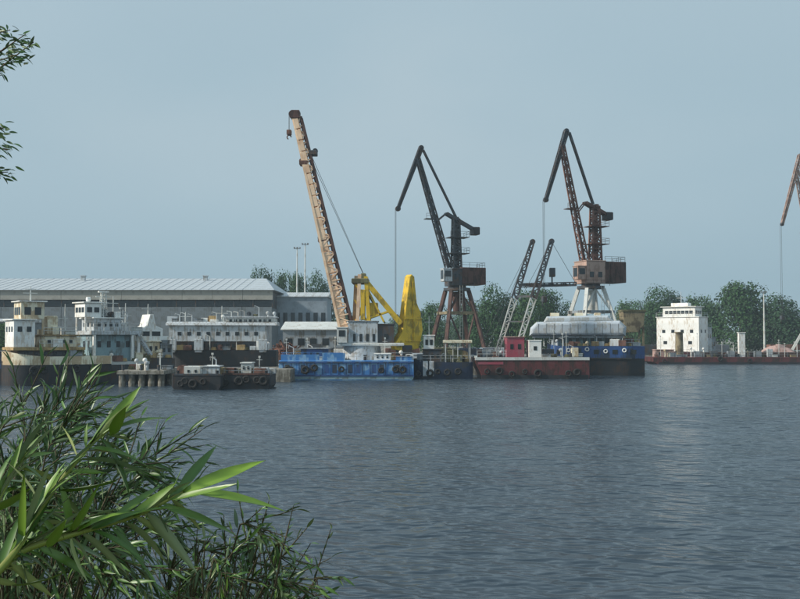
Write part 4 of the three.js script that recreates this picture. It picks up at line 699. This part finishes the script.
{
  const A = smallBarge('work_barge', 'dark work barge with pale deck boxes beside the jetty', 178, 225, 118.5, 375, [M.black, M.dark]);
  house(A.t, 'deck_box', M.bone, A.X(187), A.X(203), A.d, A.Y(366), -1.2, 1.4, { win: [['f', 2, A.d + 0.3, A.d + 0.6, 0.3]] });
  house(A.t, 'deck_box', M.pale, A.X(205), A.X(221), A.d, A.Y(367), -1.6, 1.0, { roof: 0.1 });
  gear(A.t, A.X(180), A.X(223), A.d, -2.2, 2.1, 11, 81);
  part('winch_drum', [new THREE.CylinderGeometry(0.55, 0.55, 1.4, 14).rotateX(Math.PI / 2).translate(A.X(183), A.d + 0.6, 0), box(A.X(183) - 0.6, A.X(183) + 0.6, A.d, A.d + 0.25, -0.9, 0.9)], M.rust, A.t);
  const B = smallBarge('work_barge', 'dark work barge with a white cabin in front of the long grey vessel', 226, 273, 120.5, 374.5, [M.black, M.rustAndShade]);
  house(B.t, 'cabin', M.bone, B.X(243), B.X(253), B.d, B.Y(363.5), -1.2, 1.3, { win: [['f', 2, B.Y(369), B.Y(366), 0.45]], roof: 0.12 });
  house(B.t, 'deck_box', M.olive, B.X(230), B.X(240), B.d, B.Y(369), -1.2, 1.2, {});
  house(B.t, 'deck_box', M.rust, B.X(256), B.X(267), B.d, B.Y(368), -1.0, 1.4, {});
  gear(B.t, B.X(228), B.X(271), B.d, -2.2, 2.1, 12, 82);
  part('hand_rail', railing([V(B.X(228), B.d, 2.3), V(B.X(271), B.d, 2.3)], 0.9), M.grey, B.t);
}
{ // blue shed barge at the far left edge
  const D = 131, f = frame(-4, D), X = f.X, Y = f.Y, t = thing('blue_pontoon', 'blue pontoon house left of the cream tug', 'pontoon', f.pos);
  part('hull', box(X(-60), X(19), -0.6, Y(368), -4, 4), M.black, t);
  house(t, 'cabin', M.blueDeep, X(-56), X(17), Y(368) + 0.01, Y(352), -3, 3.4, { win: [['f', 9, Y(363), Y(358), 0.4]], roof: 0.3, roofMat: M.navy });
}
{ // scrap heap on the quay
  const r = mulberry(31), D = 171, f = frame(284, D), geos = [heap(f.X(266), f.X(304), 0, 3.2, 1, -3.5, 3.5, 8)];
  for (let i = 0; i < 170; i++) { const u = r(), v = r(), e = Math.pow(Math.sin(Math.PI * u), 0.6) * Math.pow(Math.sin(Math.PI * v), 0.7), p = V(mix(f.X(266), f.X(304), u), 3.2 * e * (0.7 + 0.4 * r()), mix(-3.4, 3.4, v)), d = V(r() - 0.5, (r() - 0.5) * 0.6, r() - 0.5).normalize(); geos.push(beam(p.clone().addScaledVector(d, -0.4 - r() * 0.7), p.clone().addScaledVector(d, 0.4 + r() * 0.7), 0.1 + r() * 0.5, 0.05 + r() * 0.2)); }
  const m = part('scrap_heap', geos, M.scrap, scene); m.position.set(f.x, QUAY, -D); m.userData = { label: 'rusty brown heap of scrap metal behind the blue pontoon', category: 'scrap', kind: 'stuff' };
}
{ // crates, drums and containers standing about on the quay
  const crate = (px, D, w, h, d, mat, label, y = QUAY) => { const t = thing('container', label, 'container', [(px - 400) * D / F, y, -D], 0.1, undefined); part('body', bevelBox(-w / 2, w / 2, 0, h, -d / 2, d / 2, 0.05), mat, t); part('corrugation', Array.from({ length: Math.floor(w / 0.4) }, (_, i) => box(-w / 2 + 0.2 + i * 0.4, -w / 2 + 0.38 + i * 0.4, 0.15, h - 0.15, d / 2 - 0.01, d / 2 + 0.05)), mat, t); part('door', box(-w / 2 - 0.06, -w / 2 + 0.01, 0.12, h - 0.12, -d / 2 + 0.12, d / 2 - 0.12), mat, t); };
  const reel = (px, D, R0, label) => { const t = thing('cable_reel', label, 'cable reel', [(px - 400) * D / F, QUAY + R0, -D], 0.5, 'cable reels on the quay'); for (const z of [-0.5, 0.5]) part('flange', new THREE.CylinderGeometry(R0, R0, 0.1, 20).rotateX(Math.PI / 2).translate(0, 0, z), M.tanDeck, t); part('drum', new THREE.CylinderGeometry(R0 * 0.72, R0 * 0.72, 0.9, 18).rotateX(Math.PI / 2), M.black, t); };
  reel(300, 166, 1.1, 'wooden cable reel in front of the scrap heap'); reel(328, 170, 1.2, 'wooden cable reel before the workshop shed'); reel(462, 168, 1.1, 'wooden cable reel behind the cream boat canopy');
  const pipes = (px, D, n, mat, label) => { const t = thing('pipe_stack', label, 'pipes', [(px - 400) * D / F, QUAY, -D], -0.1, 'pipe stacks on the quay'); let k = 0; for (let row = 0; row < 3; row++) for (let i = 0; i < n - row; i++, k++) part('pipe', rod(V(-3.2 + 0.1 * (k % 3), 0.32 + row * 0.56, i * 0.65 + row * 0.32), V(3.2 + 0.1 * (k % 4), 0.32 + row * 0.56, i * 0.65 + row * 0.32), 0.31, 0.31, 10), mat, t); };
  pipes(300, 177, 5, M.rust, 'stack of rusty pipes between scrap heap and workshop shed'); pipes(420, 172, 5, M.grey, 'stack of grey pipes behind the workboat cabin'); pipes(566, 168, 4, M.rustAndShade, 'stack of dark pipes under the rust brown portal crane');
  crate(333, 175, 6, 2.6, 2.4, M.dark, 'dark shipping container in front of the workshop shed'); crate(440, 177, 6, 2.6, 2.4, M.olive, 'olive shipping container between the legs of the dark portal crane'); crate(500, 178, 6, 2.6, 2.4, M.pale, 'pale shipping container behind the derrick legs'); crate(716, 262, 6, 2.6, 2.4, M.wall, 'grey blue shipping container beside the white ship'); crate(790, 262, 12, 2.6, 2.4, M.rust, 'long rusty shipping container behind the pinkish heap');
  crate(312, 168, 6, 2.5, 2.4, M.grey, 'grey shipping container beside the rusty scrap heap');
  crate(402, 176, 6, 2.5, 2.4, M.rust, 'rust brown shipping container behind the floating crane');
  crate(648, 226 + 26, 5, 2.6, 2.4, M.dark, 'dark shipping container at the quay corner near the hopper');
  crate(476, 172, 6, 2.6, 2.4, M.navy, 'navy shipping container at the foot of the dark portal crane');
}

// ------------------------------------------------------------------ near willows
const leafVariants = [];
function leafGeo(bend, fold, seed) {       // unit length along +x, two skins: green above, glaucous below
  const n = 6, pos = [], col = [], idx = [], r = mulberry(seed);
  const rows = [];
  for (let i = 0; i <= n; i++) { const t = i / n, w = 0.062 * Math.pow(Math.sin(Math.PI * Math.pow(t, 0.78)), 0.85) + 0.0015; rows.push([t, -bend * t * t, w, fold * w, 0.02 * Math.sin(t * 7 + seed)]); }
  for (const side of [1, -1]) {
    const o = pos.length / 3;
    for (const [t, y, w, f, tw] of rows) for (const s of [-1, 0, 1]) { pos.push(t, y + (s ? f : 0) + side * 0.0016 + tw * s * 0.3, s * w); const v = s ? 1 : 1.3; if (side > 0) col.push(0.085 * v, 0.175 * v, 0.030 * v); else col.push(0.20 * v, 0.27 * v, 0.16 * v); }
    for (let i = 0; i < n; i++) for (const k of [0, 1]) { const a = o + i * 3 + k, b = a + 3; side > 0 ? idx.push(a, a + 1, b, a + 1, b + 1, b) : idx.push(a, b, a + 1, a + 1, b, b + 1); }
  }
  const g = new THREE.BufferGeometry(); g.setAttribute('position', new THREE.Float32BufferAttribute(pos, 3)); g.setAttribute('color', new THREE.Float32BufferAttribute(col, 3)); g.setIndex(idx);
  g.computeVertexNormals(); g.setAttribute('uv', new THREE.Float32BufferAttribute(new Float32Array(pos.length / 3 * 2), 2)); return g;
}
for (const [b, f] of [[0.05, 0.5], [0.18, 0.35], [0.3, 0.6], [-0.08, 0.4], [0.12, 0.9], [0.42, 0.5]]) leafVariants.push(leafGeo(b, f, leafVariants.length + 1));
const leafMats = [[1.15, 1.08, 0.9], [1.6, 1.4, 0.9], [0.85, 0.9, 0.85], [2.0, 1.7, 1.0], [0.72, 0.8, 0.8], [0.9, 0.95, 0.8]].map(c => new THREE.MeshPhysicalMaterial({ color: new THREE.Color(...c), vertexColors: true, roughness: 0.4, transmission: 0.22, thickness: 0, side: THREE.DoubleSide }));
const stemMat = paint('#7d8a3c', '#5f5a30', 0.3, 0.7), twigMat = paint('#4c4630', '#352d22', 0.4, 0.8);
function leafMatrix(p, dir, len, roll, wid = 1) {
  const d = dir.clone().normalize(); let s = d.clone().cross(AXIS_Y); if (s.lengthSq() < 1e-4) s = V(0, 0, 1); s.normalize(); const u = s.clone().cross(d).normalize();
  const q = new THREE.Quaternion().setFromAxisAngle(d, roll); u.applyQuaternion(q); s.applyQuaternion(q);
  return new THREE.Matrix4().makeBasis(d.clone().multiplyScalar(len), u.multiplyScalar(len), s.multiplyScalar(len * wid)).setPosition(p);
}
function leafMesh(parent, mtx, v, mat) { const m = new THREE.Mesh(leafVariants[v], mat); m.name = 'leaf'; m.applyMatrix4(mtx); m.castShadow = m.receiveShadow = true; parent.add(m); return m; }
function stem(parent, pts, r0, r1, mat, name = 'stem') {
  const c = new THREE.CatmullRomCurve3(pts), n = 5, seg = 16, g = [];
  let prev = c.getPoint(0); for (let i = 1; i <= seg; i++) { const q = c.getPoint(i / seg); g.push(rod(prev, q, mix(r0, r1, (i - 1) / seg), mix(r0, r1, i / seg), n)); prev = q; }
  part(name, g, mat, parent); return c;
}
{
  // the close willow: two long shoots with big lit leaves
  const t = thing('willow_sapling', 'close willow shoots with long bright green narrow leaves over the water', 'willow', [0, 0, 0]);
  const r = mulberry(12), root = V(-0.95, 4.35, -1.0);
  t.position.copy(root);
  const W = (px, py, D) => at(px, py, D).sub(root);
  stem(t, [V(0, -0.05, 0), V(0.03, 0.55, 0), V(0.2, 1.1, -0.02), W(-60, 640, 1.0)], 0.016, 0.008, twigMat, 'trunk');
  const s2 = stem(t, [W(-60, 640, 1.0), W(0, 574, 1.02), W(24, 552, 1.04), W(77, 534, 1.06), W(143, 514, 1.1), W(184, 492, 1.13)], 0.0055, 0.0018, stemMat);
  const s1 = stem(t, [W(-10, 585, 1.0), W(20, 550, 1.03), W(44, 508, 1.06), W(88, 450, 1.1), W(112, 428, 1.12)], 0.004, 0.0016, stemMat);
  const s3 = stem(t, [W(-60, 640, 1.0), W(-30, 560, 1.1), W(-8, 520, 1.16), W(12, 480, 1.2), W(30, 450, 1.22)], 0.004, 0.0014, stemMat);
  const leaf = (a, b, c, d, z0, z1, wid, roll, v, m) => { const p = W(a, b, z0), q = W(c, d, z1), dir = q.clone().sub(p); leafMesh(t, leafMatrix(p, dir, dir.length(), roll, wid), v, leafMats[m]); };
  // the leaves that can be read one by one
  leaf(180, 494, 266, 458, 1.13, 1.15, 1.15, 0.9, 0, 3); leaf(184, 492, 288, 497, 1.13, 1.12, 0.85, 0.5, 1, 1); leaf(160, 506, 244, 526, 1.11, 1.13, 0.95, 0.6, 1, 0); leaf(170, 500, 240, 488, 1.12, 1.1, 0.9, 0.7, 3, 1);
  leaf(104, 434, 141, 385, 1.11, 1.13, 1.5, 1.0, 0, 1); leaf(112, 436, 129, 402, 1.12, 1.06, 1.2, 2.6, 3, 3); leaf(112, 430, 172, 407, 1.12, 1.18, 0.7, 0.4, 1, 0); leaf(90, 448, 152, 452, 1.1, 1.12, 0.9, 0.5, 2, 0); leaf(80, 460, 66, 425, 1.09, 1.12, 1.0, 1.2, 0, 1);
  leaf(60, 490, 118, 484, 1.07, 1.05, 1.1, 2.7, 0, 0); leaf(25, 548, 31, 472, 1.04, 1.02, 1.0, 2.2, 3, 1); leaf(-12, 512, 32, 492, 1.06, 1.02, 1.3, 2.7, 0, 1); leaf(72, 533, 97, 498, 1.06, 1.03, 1.0, 2.5, 2, 1); leaf(50, 547, 68, 522, 1.04, 1.0, 1.3, 2.6, 0, 3); leaf(16, 585, 72, 580, 1.02, 1.05, 1.1, 2.6, 1, 0);
  leaf(44, 508, 20, 455, 1.06, 1.1, 1.1, 1.0, 1, 0); leaf(92, 530, 150, 545, 1.07, 1.06, 0.9, 0.5, 5, 2); leaf(110, 524, 165, 478, 1.08, 1.12, 0.9, 0.8, 1, 0); leaf(74, 535, 86, 585, 1.06, 1.04, 1.1, 2.4, 4, 1);
  for (const [c, n] of [[s2, 40], [s1, 34], [s3, 34]]) for (let i = 0; i < n; i++) {
    const q = 0.18 + 0.8 * i / n, p = c.getPoint(q), d = c.getTangent(q), side = i % 2 ? 1 : -1;
    const dir = d.clone().multiplyScalar(0.65 + 0.5 * r()).add(V((r() - 0.5) * 0.5, side * (0.35 + 0.5 * r()) - 0.25, side * (r() - 0.4) * 0.9));
    leafMesh(t, leafMatrix(p, dir, 0.04 + 0.045 * r(), (r() - 0.5) * 2.4, 0.9 + 0.4 * r()), Math.floor(r() * 6), leafMats[Math.floor(r() * 3)]);
  }
}
function bush(name, label, root, specs, seed, leafLen, nParts, wd = 1) {
  const t = thing(name, label, 'willow', [root.x, root.y, root.z]); const r = mulberry(seed), mats = [], wood = [];
  for (const [tip, start] of specs) {
    const p0 = start.clone().sub(root), p3 = tip.clone().sub(root), m = p0.clone().lerp(p3, 0.55).add(V((r() - 0.5) * 0.15, 0.12 + 0.1 * r(), (r() - 0.5) * 0.2));
    const c = new THREE.CatmullRomCurve3([V((r() - 0.5) * 0.12, -0.03, (r() - 0.5) * 0.12), p0.clone().multiplyScalar(0.5).add(V(0, 0.1, 0)), m, p3]);
    let prev = c.getPoint(0); for (let i = 1; i <= 12; i++) { const q = c.getPoint(i / 12); wood.push(rod(prev, q, mix(0.006, 0.0008, Math.pow((i - 1) / 12, 0.6)), mix(0.006, 0.0008, Math.pow(i / 12, 0.6)), 4)); prev = q; }
    const n = 19 + Math.floor(r() * 9);
    for (let i = 0; i < n; i++) {
      const q = 0.42 + 0.58 * (i + r()) / n, p = c.getPoint(Math.min(1, q)), d = c.getTangent(Math.min(1, q)), a = r() * 6.28;
      const off = V(Math.cos(a), Math.sin(a) * 0.8, Math.sin(a + 1)).multiplyScalar(0.75);
      // short side twig carrying its own leaves
      if (r() < 0.34) { const e = p.clone().addScaledVector(d.clone().add(off).normalize(), 0.08 + 0.1 * r()); wood.push(rod(p, e, 0.002, 0.001, 4)); for (let k = 0; k < 5; k++) { const pp = p.clone().lerp(e, (k + 1) / 5); mats.push(leafMatrix(pp, e.clone().sub(p).normalize().add(V(r() - 0.5, r() - 0.6, r() - 0.5)), leafLen * (0.6 + 0.6 * r()), (r() - 0.5) * 3, wd * (0.9 + 0.4 * r()))); } }
      mats.push(leafMatrix(p, d.clone().add(off), leafLen * (0.7 + 0.7 * r()), (r() - 0.5) * 3, wd * (0.85 + 0.4 * r())));
    }
  }
  part('stems', wood, twigMat, t).userData.kind = 'stuff';
  // nearest leaves singly, the rest as one mass
  const v = V(), score = mats.map((m, i) => [v.setFromMatrixPosition(m).add(root).distanceTo(camera.position), i]).sort((a, b) => a[0] - b[0]);
  const single = new Set(score.slice(0, nParts).map(s => s[1])), rest = [];
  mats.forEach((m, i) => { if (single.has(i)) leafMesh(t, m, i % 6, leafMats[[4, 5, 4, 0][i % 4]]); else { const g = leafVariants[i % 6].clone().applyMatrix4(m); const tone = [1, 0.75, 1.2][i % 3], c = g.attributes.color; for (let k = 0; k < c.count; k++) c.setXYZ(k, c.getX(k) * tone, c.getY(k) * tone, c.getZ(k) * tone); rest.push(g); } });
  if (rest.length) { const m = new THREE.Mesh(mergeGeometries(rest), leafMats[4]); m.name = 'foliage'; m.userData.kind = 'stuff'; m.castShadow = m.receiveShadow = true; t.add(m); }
  return t;
}
{
  const r = mulberry(99), root = V(-0.95, 4.3, -2.7), specs = [];
  // outline of the bush in the view: highest at the left, falling to the right
  for (let i = 0; i < 88; i++) { const px = -40 + 215 * Math.pow(r(), 1.1), D = 2.2 + 1.2 * r(), topY = 382 + Math.max(0, px - 90) * 0.75, py = topY + (610 - topY) * Math.pow(r(), 0.9); specs.push([at(px, py, D), at(px * 0.5 - 30, 660, D)]); }
  bush('willow_shrub', 'dark leafy willow shrub filling the near bank behind the bright shoots', root, specs, 7, 0.058, 290);
  const root2 = V(-0.55, 4.3, -2.6), s2 = [];
  for (let i = 0; i < 40; i++) { const px = 165 + 150 * r(), D = 2.2 + 0.9 * r(), topY = px < 215 ? 600 - (px - 165) * 1.2 : px < 290 ? 535 + Math.abs(px - 255) * 0.2 : 545 + (px - 290) * 1.1, py = topY + (640 - topY) * r(); s2.push([at(px, py, D), at(px * 0.6 + 70, 700, D)]); }
  bush('willow_shrub', 'lower dark willow shrub reaching out over the water beneath the bright shoots', root2, s2, 8, 0.038, 290, 1.35);
}
{
  // willow tree standing left of the view; only its outermost twigs reach in
  const D = 6.2, base = V(-5.0, 2.75, -6.4), t = thing('willow_tree', 'willow tree whose twigs hang in from the upper left edge', 'tree', [base.x, base.y, base.z]);
  const r = mulberry(44), wood = [rod(V(0, -0.2, 0), V(0.15, 2.4, 0.1), 0.2, 0.15, 10), rod(V(0.15, 2.4, 0.1), V(0.0, 4.2, 0), 0.15, 0.09, 9)], tips = [at(30, 42, D), at(22, 34, D + 0.1), at(12, 55, D - 0.1), at(6, 30, D), at(5, 150, D), at(6, 172, D + 0.1), at(1, 128, D)].map(p => p.sub(base));
  for (let i = 0; i < 60; i++) { const a = r() * 6.28, rr = 2.25 * Math.sqrt(r()), y = 3.0 + 3.2 * r(); const p = V(Math.cos(a) * rr - 0.6, y, Math.sin(a) * rr); if (p.x + base.x > (p.z + base.z) * 0.4 - 0.15) p.x -= 1.2; tips.push(p); }
  part('trunk', wood, bark, t);
  const limbs = [], leaves = [];
  tips.forEach((tip, k) => {
    const s = V(0.1, 2.0 + 1.9 * r(), 0.05), m = s.clone().lerp(tip, 0.6).add(V(0, 0.35, 0)), c = new THREE.CatmullRomCurve3([s, m, tip]); let prev = c.getPoint(0);
    for (let i = 1; i <= 10; i++) { const q = c.getPoint(i / 10); limbs.push(rod(prev, q, mix(0.04, 0.003, Math.pow((i - 1) / 10, 0.6)), mix(0.04, 0.003, Math.pow(i / 10, 0.6)), 5)); prev = q; }
    const n = k < 7 ? 110 : 60;
    for (let i = 0; i < n; i++) { const q = k < 7 ? 1 - 0.24 * Math.pow(r(), 0.9) : 0.45 + 0.55 * r(), p = c.getPoint(q), sp = k < 7 ? 0.09 : 0.3; const pp = p.clone().add(V(r() - 0.5, r() - 0.5, r() - 0.5).multiplyScalar(sp)); leaves.push(leafVariants[i % 6].clone().applyMatrix4(leafMatrix(pp, c.getTangent(q).add(V(r() - 0.5, r() - 0.9, r() - 0.5).multiplyScalar(1.4)), 0.045 + 0.025 * r(), (r() - 0.5) * 3, 2.0))); }
  });
  part('limbs', limbs, bark, t);
  const m = new THREE.Mesh(mergeGeometries(leaves), leafMats[4]); m.name = 'crown'; m.userData.kind = 'stuff'; m.castShadow = m.receiveShadow = true; t.add(m);
}

renderer.render(scene, camera);
